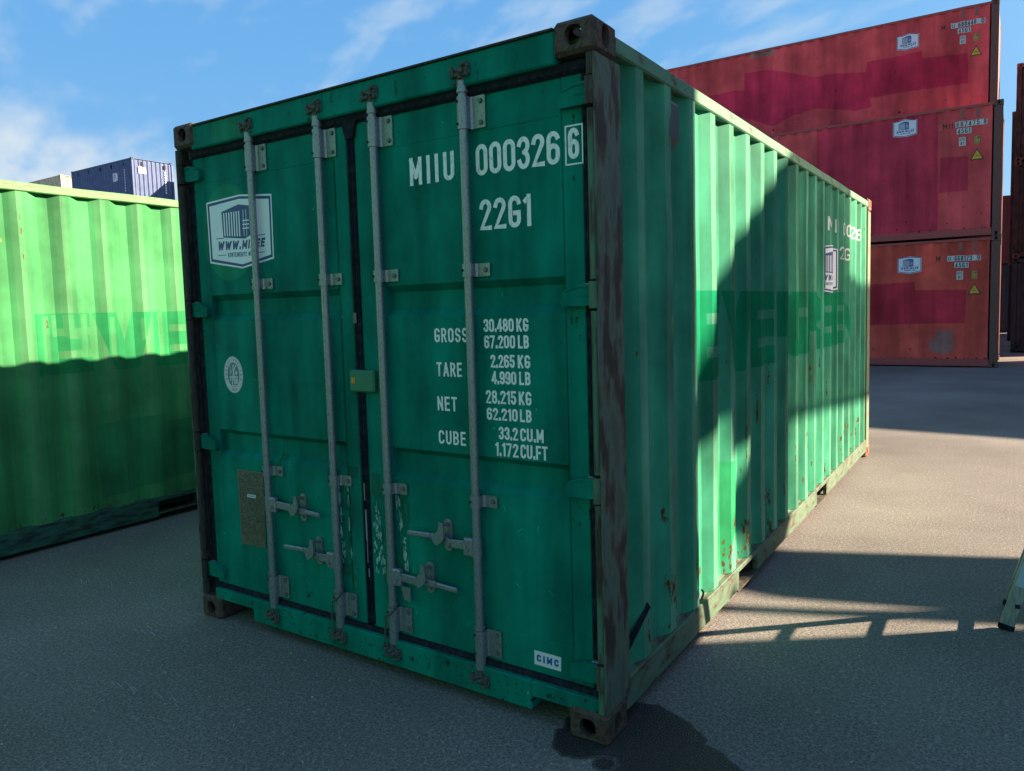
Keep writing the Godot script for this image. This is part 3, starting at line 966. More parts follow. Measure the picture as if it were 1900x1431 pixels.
	for s in 2:
		var d := MB.new()
		var xa := -W / 2 + 0.01 if s == 0 else -W + 0.125
		var xb := -0.125 if s == 0 else -W / 2 - 0.01
		var yt := hgt - 0.14
		d.box(Vector3(xa, 0.18, -0.12), Vector3(xb, yt, -0.07))
		for e in [[xa, 0.18, xa + 0.09, yt], [xb - 0.09, 0.18, xb, yt], [xa + 0.09, 0.18, xb - 0.09, 0.28], [xa + 0.09, yt - 0.1, xb - 0.09, yt], [xa + 0.09, 0.9, xb - 0.09, 1.55], [xa + 0.09, 1.64, xb - 0.09, yt - 0.11], [xa + 0.09, 0.29, xb - 0.09, 0.81]]:
			d.box(Vector3(e[0], e[1], -0.0697), Vector3(e[2], e[3], -0.045), 0.008)
		var dn := part("door", d, o.paint, root, off)
		for t in [0.27, 0.73]:
			var rd := MB.new()
			var xr := lerpf(xa, xb, t)
			rd.cyl(Vector3(xr, 0.1, -0.022), Vector3(xr, hgt - 0.08, -0.022), 0.017, 0.017, 10)
			for yy in [0.28, 0.86, 1.75, hgt - 0.25]:
				rd.box(Vector3(xr - 0.03, yy - 0.03, -0.0445), Vector3(xr + 0.07, yy + 0.03, -0.034))
			part("lock_rod", rd, M.galv, dn)
	return root

func bottom_rail(root: Node3D, off: Vector3, len: float, o: Dictionary, near: bool, sd: float) -> void:
	var lo := 0.058 if near else 0.03
	for side in 2:
		var cuts := []
		if len < 7.0:
			cuts = [[-1.60, -1.955], [-3.56, -3.92]] if near else [[-len / 2 + 1.2, -len / 2 + 0.84], [-len / 2 - 0.84, -len / 2 - 1.2]]
		var a := -0.178
		var segs := []
		for c in cuts:
			segs.append([a, c[0], lo])
			segs.append([c[0], c[1], 0.152])
			a = c[1]
		segs.append([a, -len + 0.178, lo])
		var all := MB.new()
		for s in segs:
			var m := rail(s[0], s[1], -0.030, -0.004, s[2], 0.181, 0.002 if near else 0.004, sd + 21.0, 10, 0.004)
			var k := all.v.size()
			all.v.append_array(m.v)
			all.n.append_array(m.n)
			all.t.append_array(m.t)
			for i in m.ix:
				all.ix.append(i + k)
		# the ledge between the rail and the sheet
		all.flip(Vector3(-0.030, 0.1812, -0.19), Vector3(-0.0302, 0.1812, -len + 0.19), Vector3(-0.052, 0.193, -len + 0.19), Vector3(-0.052, 0.193, -0.19), Vector3(0.3, 1, 0))
		all.flip(Vector3(-0.011, 0.1818, -0.19), Vector3(-0.011, 0.1818, -len + 0.19), Vector3(-0.030, 0.1815, -len + 0.19), Vector3(-0.030, 0.1815, -0.19), Vector3(0, 1, 0))
		var p := part("bottom_rail", all if side == 0 else mir(all), o.get("low_rail", o.frame), root, off)
		for c in cuts:
			var q := MB.new()
			q.box(Vector3(-0.45, 0.03, c[1]), Vector3(-0.05, 0.151, c[1] - 0.006))
			q.box(Vector3(-0.45, 0.03, c[0] + 0.006), Vector3(-0.05, 0.151, c[0]))
			q.box(Vector3(-0.46, 0.03, c[1]), Vector3(-0.452, 0.151, c[0]))
			q.box(Vector3(-0.45, 0.1515, c[1]), Vector3(-0.031, 0.157, c[0]))
			q.box(Vector3(-0.10, 0.05, c[1] - 0.02), Vector3(-0.002, 0.0575, c[0] + 0.02))
			part("forklift_pocket", q if side == 0 else mir(q), M.pocket, p)
	var fl := MB.new()
	fl.box(Vector3(-W + 0.06, 0.10, -len + 0.15), Vector3(-0.06, 0.18, -0.13))
	part("floor", fl, M.black, root, off)

func sticker(parent: Node3D, off: Vector3, called: String, mat: Material, u0: float, u1: float, top: Array, bot: Array, ph: float, lift := 0.006, pitch := 0.284, xo := -0.010) -> void:   # laid over the corrugations of the right-hand wall; top and bot: heights at the start, middle and end
	var bs := breaks(u0, u1, ph, pitch)
	var mid := (u0 + u1) / 2
	for i in bs.size():
		if bs[i] > mid:
			if bs[i] - mid > 0.003 and mid - bs[i - 1] > 0.003:
				bs.insert(i, mid)
			break
	var ev := func(h: Array, x: float) -> float:
		return lerpf(h[0], h[1], (x - u0) / (mid - u0)) if x < mid else lerpf(h[1], h[2], (x - mid) / (u1 - mid))
	var tmax: float = maxf(top[0], maxf(top[1], top[2]))
	var bmin: float = minf(bot[0], minf(bot[1], bot[2]))
	var mb := MB.new()
	for i in bs.size() - 1:
		var a: float = bs[i]
		var b: float = bs[i + 1]
		var xa := xo - corr(a, ph, pitch, 0.036) + lift
		var xb := xo - corr(b, ph, pitch, 0.036) + lift
		var ys := [(ev as Callable).call(bot, a), (ev as Callable).call(bot, b), (ev as Callable).call(top, b), (ev as Callable).call(top, a)]
		var uv := []
		for k in 4:
			uv.append(Vector2(((b if k == 1 or k == 2 else a) - u0) / (u1 - u0), (tmax - ys[k]) / (tmax - bmin)))
		mb.flip(Vector3(xa, ys[0], -a), Vector3(xb, ys[1], -b), Vector3(xb, ys[2], -b), Vector3(xa, ys[3], -a), Vector3.RIGHT, uv)
	part(called, mb, mat, parent, off)

func near_door(root: Node3D) -> void:
	var off := Vector3(W / 2, 0, 3.029)
	var paint: Material = M.door
	# header and sill
	var hd := MB.new()
	dbox(hd, -2.285, 2.455, -0.155, 2.572, 0.012, 0.10, 0.006)
	var hdp := part("door_header", hd, paint, root, off, 1)
	var lip := MB.new()
	lip.box(Vector3(-W + 0.163, 2.5725, -0.20), Vector3(-0.163, 2.582, -0.002), 0.002)
	part("roof_lip", lip, M.dark_edge, hdp)
	var sl := MB.new()
	dbox(sl, -2.00, 0.056, -0.325, 0.1735, 0.014, 0.10, 0.005)
	dbox(sl, -2.31, 0.118, -2.0005, 0.1735, 0.014, 0.10, 0.004)
	dbox(sl, -0.3245, 0.112, -0.03, 0.1735, 0.014, 0.10, 0.004)
	part("door_sill", sl, paint, root, off, 1)
	var bk := MB.new()
	bk.box(Vector3(-W + 0.15, 0.03, -0.40), Vector3(-0.15, 0.12, -0.39))
	part("tunnel_plate", bk, M.black, root, off)
	# rubber seals round the doors
	for e in [[-2.335, 2.408, -0.028, 2.456], [-2.335, 0.1735, -0.028, 0.2135]]:
		var a := dp(e[0], e[1], 0.046)
		var b := dp(e[2], e[3], 0.046)
		var one := MB.new()
		one.box(Vector3(-W + 0.078, a.y, -0.075), Vector3(-0.046, b.y, -0.036), 0.011)
		part("door_seal", one, M.rubber, root, off)
	for x in [-W + 0.044, -0.080]:
		var one := MB.new()
		one.box(Vector3(x, 0.16, -0.063), Vector3(x + 0.036, 2.43, -0.050), 0.005)
		part("door_seal", one, M.rubber, root, off)
	for s in 2:
		var x0 := -2.278 if s == 0 else -1.150
		var x1 := -1.190 if s == 0 else -0.052
		var p0 := -2.188 if s == 0 else -0.996
		var p1 := -1.268 if s == 0 else -0.133
		var top := 2.275
		var low := 0.352
		var dr := MB.new()
		# frame
		dbox(dr, x0, 0.205, p0, 2.412, 0.054, 0.045, 0.003)
		dbox(dr, p1, 0.205, x1, 2.412, 0.054, 0.045, 0.003)
		dbox(dr, p0 + 0.0005, top, p1 - 0.0005, 2.412, 0.0548, 0.045, 0.003)
		dbox(dr, p0 + 0.0005, 0.205, p1 - 0.0005, low, 0.0548, 0.045, 0.003)
		# the pressed panel between, two troughs across it
		var a := dp(p0, low, 0.058)
		var b := dp(p1, top, 0.058)
		var y_of := func(y: float) -> float: return dp(0, y, 0.06).y
		var pr := []
		for e in [[low, 0], [0.80, 0], [0.903, 0], [0.930, 1], [1.012, 1], [1.037, 0], [1.3, 0], [1.588, 0], [1.620, 1], [1.690, 1], [1.718, 0], [2.0, 0], [top, 0]]:
			pr.append([(y_of as Callable).call(e[1 - 1]), e[1] * 0.034])
		var cols := 14
		for i in pr.size() - 1:
			var sub := 1 if absf(pr[i][1] - pr[i + 1][1]) > 0.001 else 3
			for r in sub:
				for c in cols:
					var q := []
					for k in [[0, 0], [1, 0], [1, 1], [0, 1]]:
						var tt := float(r + k[1]) / sub
						var xx := lerpf(a.x, b.x, float(c + k[0]) / cols)
						var yy: float = lerpf(pr[i][0], pr[i + 1][0], tt)
						var edge := smoothstep(0.0, 0.25, minf(xx - a.x, b.x - xx))
						var dd: float = lerpf(pr[i][1], pr[i + 1][1], tt) + edge * 0.0035 * dent.get_noise_3d(xx * 70, yy * 70, 7.0 + s)
						q.append(Vector3(xx, yy, -0.0565 - dd))
					var nn := []
					for k in 4:
						nn.append((q[1] - q[0]).cross(q[3] - q[0]).normalized())
					dr.vquad(q, nn, [Vector2.ZERO, Vector2.ZERO, Vector2.ZERO, Vector2.ZERO])
		for x in [a.x, b.x]:      # the troughs' ends
			for e in [[0.903, 0.930, 1.012, 1.037], [1.588, 1.620, 1.690, 1.718]]:
				var h := []
				for y in e:
					h.append((y_of as Callable).call(y))
				dr.flip(Vector3(x, h[0], -0.0565), Vector3(x, h[1], -0.0905), Vector3(x, h[2], -0.0905), Vector3(x, h[3], -0.0565), Vector3(1 if x < -W / 2 + (0.0 if s == 0 else 1.0) and x == a.x else -1, 0, 0))
		dr.box(Vector3(a.x - 0.02, a.y, -0.125), Vector3(b.x + 0.02, b.y, -0.10))
		var door := part("door", dr, paint, root, off, 1)
		# the seal where the doors meet
		var cs := MB.new()
		if s == 0:
			dbox(cs, -1.194, 0.214, -1.1735, 2.408, 0.044, 0.03, 0.008)
			dbox(cs, -1.1733, 0.214, -1.1505, 2.408, 0.041, 0.03, 0.009)
			var tp := PackedVector2Array()
			for e in [[-1.212, 2.478], [-1.212, 2.408], [-1.196, 2.35], [-1.150, 2.35], [-1.136, 2.405], [-1.098, 2.448], [-1.104, 2.470]]:
				var q := dp(e[0], e[1], 0.036)
				tp.append(Vector2(q.x, q.y))
			cs.prism(tp, Vector3(0, 0, -0.05), Vector3.RIGHT, Vector3.UP, Vector3(0, 0, 0.013))
			part("centre_seal", cs, M.rubber, door)
			for e in [[-1.1765, 0.60, -1.1665, 0.74], [-1.1735, 0.50, -1.1685, 0.60], [-1.170, 0.435, -1.163, 0.475], [-1.178, 0.78, -1.172, 0.86]]:
				var ch := MB.new()      # where the rubber's lip has torn, pale below
				dbox(ch, e[0], e[1], e[2], e[3], 0.0395, 0.004, 0.0015)
				part("torn_lip", ch, M.pale_scuff, door)
			var cb := MB.new()      # a box bolted over the gap
			dbox(cb, -1.238, 1.262, -1.088, 1.360, 0.026, 0.03, 0.008)
			part("cover_box", cb, M.cover, door)
			var cy := MB.new()
			dbox(cy, -1.222, 1.302, -1.199, 1.327, 0.0245, 0.0012)
			part("orange_mark", cy, M.orange, door)
			var ct := MB.new()
			dbox(ct, -1.194, 1.565, -1.174, 1.610, 0.0425, 0.001)
			part("tape", ct, M.tape, door)
		# hinges
		for hy in [2.348, 1.650, 0.952, 0.258]:
			var hb := MB.new()
			var kn := MB.new()
			var zz := -0.027
			var ol := PackedVector2Array()
			var sh := [[0.044, 0.036], [0.098, 0.036], [0.150, 0.020], [0.166, 0.008], [0.166, -0.030], [0.158, -0.040], [0.070, -0.040], [0.044, -0.036]]
			for q in sh:
				ol.append(Vector2(-q[0] if s == 1 else -W + q[0], hy + q[1]))
			hb.prism(ol, Vector3(0, 0, zz - 0.028), Vector3.RIGHT, Vector3.UP, Vector3(0, 0, 0.028))
			var ri := PackedVector2Array()
			for q in [[0.050, 0.006], [0.100, 0.006], [0.100, -0.004], [0.050, -0.004]]:
				ri.append(Vector2(-q[0] if s == 1 else -W + q[0], hy + q[1]))
			hb.prism(ri, Vector3(0, 0, zz), Vector3.RIGHT, Vector3.UP, Vector3(0, 0, 0.003))
			var ru := PackedVector2Array()
			for q in [[0.046, 0.034], [0.097, 0.034], [0.148, 0.019], [0.148, 0.013], [0.097, 0.027], [0.046, 0.027]]:
				ru.append(Vector2(-q[0] if s == 1 else -W + q[0], hy + q[1]))
			hb.prism(ru, Vector3(0, 0, zz), Vector3.RIGHT, Vector3.UP, Vector3(0, 0, 0.004))
			kn.cyl(Vector3(-0.028 if s == 1 else -W + 0.028, hy - 0.048, -0.017), Vector3(-0.028 if s == 1 else -W + 0.028, hy + 0.046, -0.017), 0.0185, 0.0185, 16)
			var h := part("hinge", hb, paint, door, Vector3.ZERO, 1)
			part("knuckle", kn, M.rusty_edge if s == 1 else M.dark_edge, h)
			var ws := MB.new()
			var xw := -0.062 if s == 1 else -W + 0.062
			ws.box(Vector3(xw - 0.016, hy + 0.036, -0.052), Vector3(xw + 0.016, hy + 0.041, -0.034), 0.002)
			part("washer", ws, M.galv, h)
		# locking rods
		for rx in ([-1.828, -1.362] if s == 0 else [-1.030, -0.561]):
			lock_rod(door, rx, s)

func lock_rod(door: Node3D, rx: float, s: int) -> void:
	var rng := RandomNumberGenerator.new()
	rng.seed = int(-rx * 1000)
	var c := dp(rx, 1.3, 0.024)
	var x := c.x
	var z := -0.024
	var rd := MB.new()
	rd.cyl(Vector3(x, 0.14, z), Vector3(x, 2.47, z), 0.0172, 0.0172, 18)
	for e in [[2.300, 2.312], [2.437, 2.449], [0.205, 0.217], [0.318, 0.332]]:
		rd.cyl(Vector3(x, e[0], z), Vector3(x, e[1], z), 0.0225, 0.0225, 18)
	rd.cyl(Vector3(x, 2.449, z), Vector3(x, 2.485, z), 0.0205, 0.0205, 18)
	rd.cyl(Vector3(x, 0.150, z), Vector3(x, 0.205, z), 0.0205, 0.0225, 18)
	var rod := part("lock_rod", rd, M.galv, door)
	# guides: long ones at the ends, straps between
	for e in [[2.292, 2.412, 1], [0.220, 0.330, 1], [1.735, 1.785, 0], [0.830, 0.877, 0]]:
		var g := MB.new()
		var ya := dp(0, e[0], 0.03).y
		var yb := dp(0, e[1], 0.03).y
		var tilt := rng.randf_range(-0.004, 0.004)
		var seg := 8
		var pp := []
		for i in seg + 1:
			var a := lerpf(PI * 0.98, 0.02, float(i) / seg)
			pp.append(Vector2(x + cos(a) * 0.0235, z + sin(a) * 0.0225))
		pp.push_front(Vector2(x - 0.0235, -0.053))
		pp.append(Vector2(x + 0.0235, -0.040))
		pp.append(Vector2(x + 0.031, -0.046))
		pp.append(Vector2(x + 0.088, -0.046))
		for i in pp.size() - 1:
			var a: Vector2 = pp[i]
			var b: Vector2 = pp[i + 1]
			var nn := Vector2(-(b - a).y, (b - a).x).normalized()
			if nn.y < -0.2: nn = -nn
			var mid := Vector3((a.x + b.x) / 2, (ya + yb) / 2, (a.y + b.y) / 2)
			var out := Vector3(nn.x, 0, nn.y)
			if out.dot(mid - Vector3(x, mid.y, z - 0.03)) < 0 and absf(nn.x) > 0.5: out = -out
			var t0 := (a.x - x) * tilt * 4
			var t1 := (b.x - x) * tilt * 4
			g.flip(Vector3(a.x, ya + t0, a.y), Vector3(b.x, ya + t1, b.y), Vector3(b.x, yb + t1, b.y), Vector3(a.x, yb + t0, a.y), out)
			for yy in [[ya, -1], [yb, 1]]:
				g.flip(Vector3(a.x, yy[0] + t0, a.y), Vector3(b.x, yy[0] + t1, b.y), Vector3(b.x - out.x * 0.005, yy[0] + t1, b.y - out.z * 0.005), Vector3(a.x - out.x * 0.005, yy[0] + t0, a.y - out.z * 0.005), Vector3(0, yy[1], 0))
		g.box(Vector3(x + 0.032, ya + 0.003, -0.0545), Vector3(x + 0.086, yb - 0.003, -0.0475), 0.002)
		var gd := part("rod_guide", g, M.galv, rod)
		for yy in ([lerpf(ya, yb, 0.17), lerpf(ya, yb, 0.83)] if e[2] else [(ya + yb) / 2]):
			var bo := MB.new()
			bo.cyl(Vector3(x + 0.068, yy, -0.046), Vector3(x + 0.068, yy, -0.0385), 0.0105, 0.0075, 12)
			part("bolt", bo, M.galv_dark, gd)
		for yy in ([lerpf(ya, yb, 0.15), lerpf(ya, yb, 0.85)] if e[2] else [(ya + yb) / 2]):
			var ho := MB.new()
			ho.cyl(Vector3(x - 0.0125, yy, -0.003), Vector3(x - 0.0135, yy, 0.0012), 0.0052, 0.0048, 10)
			part("rivet_hole", ho, M.black, gd)  # raised black disc standing for the dark of a hole
	# cams and keepers at both ends: dark forged lumps
	for e in [[2.5, 1.0], [0.125, -1.0]]:
		var cm := MB.new()
		var y: float = e[0]
		var u: float = e[1]
		cm.cyl(Vector3(x, y - u * 0.030, z), Vector3(x, y + u * 0.002, z), 0.0195, 0.023, 14)
		cm.obox(Vector3(x - 0.030, y + u * 0.012, z + 0.014), Basis(Vector3(0, 0, 1), 0.2), Vector3(0.018, 0.040, 0.030), 0.003)
		cm.obox(Vector3(x + 0.004, y + u * 0.016, z + 0.018), Basis(Vector3(0.3, 0.2, 1).normalized(), -0.4 * u), Vector3(0.046, 0.014, 0.028), 0.003)
		cm.obox(Vector3(x - 0.004, y + u * 0.002, z + 0.021), Basis(Vector3(0.2, 0.6, 0.5).normalized(), 0.6), Vector3(0.034, 0.012, 0.016), 0.002)
		cm.obox(Vector3(x + 0.034, y + u * 0.008, z + 0.013), Basis(Vector3(0, 0, 1), -0.3), Vector3(0.016, 0.034, 0.028), 0.003)
		cm.cyl(Vector3(x + 0.034, y + u * 0.028, z - 0.008), Vector3(x + 0.042, y + u * 0.031, z + 0.026), 0.009, 0.007, 10)
		part("cam", cm, M.forged, rod)
		var kp := MB.new()
		kp.box(Vector3(x - 0.044, y + u * 0.012 - 0.018, -0.0118), Vector3(x + 0.050, y + u * 0.012 + 0.018, -0.0045), 0.003)
		kp.obox(Vector3(x + 0.026, y + u * 0.036, -0.001), Basis(Vector3(0, 0, 1), 0.3), Vector3(0.03, 0.014, 0.02), 0.004)
		for i in 5:
			kp.obox(Vector3(x + rng.randf_range(-0.045, 0.055), y + rng.randf_range(-0.03, 0.04), rng.randf_range(-0.008, 0.004)), Basis(Vector3(rng.randf(), rng.randf(), rng.randf() + 0.1).normalized(), rng.randf() * 2), Vector3(0.014, 0.012, 0.010) * rng.randf_range(0.5, 1.2), 0.002)
		part("keeper", kp, M.forged, rod)
	# the handle, its hub on the rod and the catch on the door
	var hs: Array = {-1.828: [-1.0, 0.688, -1.600, 0.694, -1.461, 0.678], -1.362: [1.0, 0.476, -1.502, 0.499, -1.720, 0.492], -1.030: [-1.0, 0.468, -0.827, 0.490, -0.664, 0.470], -0.561: [1.0, 0.662, -0.721, 0.688, -0.920, 0.676]}[rx]
	var dirx: float = -hs[0]
	var hubx: float = x + dirx * 0.036
	var hb := MB.new()
	var hy := dp(0, hs[1], 0.024).y
	hb.box(Vector3(hubx - 0.026, hy - 0.038, z - 0.012), Vector3(hubx + 0.026, hy + 0.038, z + 0.018), 0.007)
	hb.cyl(Vector3(hubx + 0.004 * dirx, hy - 0.008, z + 0.018), Vector3(hubx + 0.004 * dirx, hy - 0.008, z + 0.025), 0.010, 0.009, 12)
	hb.cyl(Vector3(x, hy - 0.036, z), Vector3(x, hy + 0.036, z), 0.0205, 0.0205, 16)
	var hub := part("handle_hub", hb, M.galv, rod)
	var pc := dp(hs[2], hs[3], 0.03)
	var pe := dp(hs[4], hs[5], 0.02)
	var lv := MB.new()
	var p0 := Vector3(hubx + dirx * 0.018, hy + 0.004, z + 0.004)
	var p1 := Vector3(lerpf(hubx, pc.x, 0.72), hy + 0.001, z + 0.006)
	var p2 := Vector3(pc.x, pc.y - 0.012, z + 0.004)
	var p3 := Vector3(lerpf(pc.x, pe.x, 0.35), pe.y + 0.004, z + 0.010)
	lv.bar(p0, p1, 0.036, 0.011, Vector3.UP, 0.003)
	lv.bar(p1, p2, 0.029, 0.013, Vector3.UP, 0.003)
	lv.bar(p2, p3, 0.026, 0.012, Vector3.UP, 0.003)
	lv.bar(p3, Vector3(pe.x, pe.y, z + 0.012), 0.022, 0.014, Vector3.UP, 0.005)
	part("handle", lv, M.galv, hub)
	var ct := MB.new()
	var ov := PackedVector2Array()
	for i in 24:
		var a := TAU * i / 24
		ov.append(Vector2(pc.x + 0.022 * cos(a), pc.y + 0.0 + 0.046 * signf(sin(a)) * (1.0 if absf(sin(a)) > 0.02 else 0.0) + 0.022 * sin(a)))
	ct.prism(ov, Vector3(0, 0, -0.0562), Vector3.RIGHT, Vector3.UP, Vector3(0, 0, 0.009))
	for yy in [0.046, -0.046]:
		ct.cyl(Vector3(pc.x, pc.y + yy, -0.047), Vector3(pc.x, pc.y + yy, -0.038), 0.010, 0.008, 12)
	var hk := PackedVector2Array()
	for q in [[0.012, 0.062], [-0.010, 0.066], [-0.014, 0.030], [-0.044, 0.004], [-0.046, -0.018], [-0.032, -0.034], [-0.020, -0.034], [0.008, -0.012], [0.014, 0.006]]:
		hk.append(Vector2(pc.x + q[0] * 1.0, pc.y + q[1]))
	ct.prism(hk, Vector3(0, 0, -0.004), Vector3.RIGHT, Vector3.UP, Vector3(0, 0, 0.006))
	ct.bar(Vector3(pc.x, pc.y + 0.050, -0.05), Vector3(pc.x, pc.y + 0.050, -0.001), 0.016, 0.012, Vector3.RIGHT, 0.002)
	part("catch", ct, M.galv, door)
	if rx == -1.030:
		var tg := MB.new()
		tg.prism(PackedVector2Array([Vector2(hubx + 0.018, hy - 0.038), Vector2(hubx + 0.070, hy - 0.038), Vector2(hubx + 0.068, hy - 0.102), Vector2(hubx + 0.034, hy - 0.096)]), Vector3(0, 0, z), Vector3.RIGHT, Vector3.UP, Vector3(0, 0, 0.002))
		part("metal_tag", tg, M.galv, hub)
	if rx == -1.030 or rx == -1.362:
		var wr := MB.new()    # a wire twisted round the lower guide
		wr.tube([Vector3(x + 0.045, 0.330, 0.002), Vector3(x + 0.020, 0.300, 0.006), Vector3(x - 0.018, 0.280, 0.005), Vector3(x - 0.028, 0.262, 0.0), Vector3(x - 0.024, 0.235, 0.003), Vector3(x - 0.030, 0.205, 0.001), Vector3(x - 0.025, 0.170, 0.004)], 0.0045, 6)
		part("wire", wr, M.forged, rod)

func flat_sticker(called: String, pts: Array, uvs: Array, mat: Material, parent: Node3D, off: Vector3, d: float) -> void:   # pts: measured places, round the outline, an even number, first half left to right along the top
	var mb := MB.new()
	var nn := pts.size()
	for i in nn / 2 - 1:
		var id := [i, i + 1, nn - 2 - i, nn - 1 - i]
		var p := []
		var t := []
		for k in id:
			p.append(dp(pts[k][0], pts[k][1], d))
			t.append(Vector2(uvs[k][0], uvs[k][1]))
		mb.flip(p[0], p[1], p[2], p[3], Vector3.BACK, t)
	part(called, mb, mat, parent, off)

# ------------------------------------------------------------------ the place
func sky_picture(expo: float) -> ImageTexture:
	var w := 3072
	var h := 1536
	var im := Image.create(w, h, false, Image.FORMAT_RGBF)
	im.fill(Color(0.12, 0.12, 0.12) / expo)
	var f := FastNoiseLite.new()
	f.seed = 21
	f.frequency = 1.0
	f.fractal_octaves = 6
	f.fractal_gain = 0.55
	var g := FastNoiseLite.new()
	g.seed = 4
	g.frequency = 0.7
	g.fractal_octaves = 3
	var s := SUN.normalized()
	var zen := Vector3(0.062, 0.22, 0.58)
	var mid := Vector3(0.135, 0.415, 0.84)
	var hor := Vector3(0.38, 0.68, 0.92)
	for y in h / 2 + 12:
		var el := (0.5 - (y + 0.5) / h) * PI
		for x in w:
			var az := (x + 0.5) / w * TAU
			var d := Vector3(sin(az) * cos(el), sin(el), -cos(az) * cos(el))
			var e := maxf(0.0, sin(el))
			var c := mid.lerp(zen, smoothstep(0.25, 0.9, e)).lerp(hor, exp(-e * 6.0))
			var ca := maxf(0.0, d.dot(s))
			c += Vector3(0.22, 0.34, 0.36) * pow(maxf(0.0, cos(az - atan2(s.x, -s.z))), 2.0) * exp(-e * 4.0)
			c += Vector3(0.46, 0.54, 0.52) * pow(ca, 4.0) + Vector3(0.9, 0.8, 0.66) * pow(ca, 26.0)
			var p := Vector2(d.x, d.z) / (e + 0.16)
			var big := g.get_noise_2d(p.x * 0.55 + 3.0, p.y * 0.55)
			# a bank of thin cloud low in the west, torn streaks elsewhere
			var da := fposmod(az - deg_to_rad(-80.0) + PI, TAU) - PI
			var top := 0.165 - 0.10 * smoothstep(0.0, 0.75, da) + 0.10 * big
			var bank := exp(-pow(da / 0.75, 2)) * (1.0 - smoothstep(top, top + 0.20, el)) * smoothstep(0.03, 0.17, el + 0.04)
			var q := Vector2(p.x * 1.1 + p.y * 0.6, p.y * 2.6 - p.x * 1.1)
			var fine := f.get_noise_2d(q.x * 1.4 + 0.5 * big, q.y * 1.4)
			var cov := smoothstep(0.12, 1.05, bank * 1.4 + fine * (0.25 + bank * 0.9) + 0.03)
			cov = maxf(cov, 0.46 * smoothstep(0.02, 0.80, fine + big * 0.8 + 0.16))
			cov *= smoothstep(-0.02, 0.08, e) * 0.95
			var cc := Vector3(0.68, 0.79, 0.89) + Vector3(0.5, 0.42, 0.3) * pow(ca, 6.0)
			c = c.lerp(cc, cov)
			c /= expo
			im.set_pixel(x, y, Color(c.x, c.y, c.z))
	return ImageTexture.create_from_image(im)

func ground_material() -> StandardMaterial3D:
	var n := 768
	var f := FastNoiseLite.new()
	f.seed = 3
	f.frequency = 0.17
	f.fractal_octaves = 3
	f.fractal_gain = 0.8
	var a := f.get_seamless_image(n, n)
	f.seed = 9
	f.noise_type = FastNoiseLite.TYPE_CELLULAR
	f.frequency = 0.11
	f.fractal_octaves = 2
	var b := f.get_seamless_image(n, n)
	a.convert(Image.FORMAT_L8)
	b.convert(Image.FORMAT_L8)
	var pa := a.get_data()
	var pb := b.get_data()
	var rng := RandomNumberGenerator.new()
	rng.seed = 8
	var out := PackedByteArray()
	out.resize(n * n * 3)
	for i in n * n:
		var k := 1.0 + (pa[i] - 128) * 0.0027 + (pb[i] - 128) * 0.0016 + rng.randf_range(-0.06, 0.06)
		if pb[i] > 236: k *= 1.35
		if pa[i] < 46: k *= 0.7
		out[i * 3] = int(clampf(127 * k, 0, 255))
		out[i * 3 + 1] = int(clampf(124 * k, 0, 255))
		out[i * 3 + 2] = int(clampf(119 * k, 0, 255))
	var m := plain(Color.WHITE, 0.92)
	m.metallic_specular = 0.35
	m.albedo_texture = ImageTexture.create_from_image(Image.create_from_data(n, n, false, Image.FORMAT_RGB8, out))
	m.uv1_scale = Vector3(1 / 1.6, 1 / 1.6, 1)
	b.adjust_bcs(1, 1, 1)
	m.heightmap_enabled = true
	m.heightmap_texture = ImageTexture.create_from_image(a)
	m.heightmap_scale = 0.22
	f.noise_type = FastNoiseLite.TYPE_SIMPLEX_SMOOTH
	f.seed = 31
	f.frequency = 0.008
	f.fractal_octaves = 6
	f.fractal_gain = 0.62
	var c := f.get_seamless_image(512, 512)
	c.convert(Image.FORMAT_RGB8)
	var pc := c.get_data()
	for i in pc.size():
		pc[i] = int(clampf(228 + (pc[i] - 128) * 0.24, 0, 255))
	m.detail_enabled = true
	m.detail_blend_mode = BaseMaterial3D.BLEND_MODE_MUL
	m.detail_uv_layer = BaseMaterial3D.DETAIL_UV_2
	m.detail_albedo = ImageTexture.create_from_image(Image.create_from_data(512, 512, false, Image.FORMAT_RGB8, pc))
	m.uv2_scale = Vector3(1 / 13.0, 1 / 13.0, 1)
	return m

func structure(called: String, mb: MB, m: Material) -> MeshInstance3D:
	var o := part(called, mb, m, self)
	o.set_meta("kind", "structure")
	return o

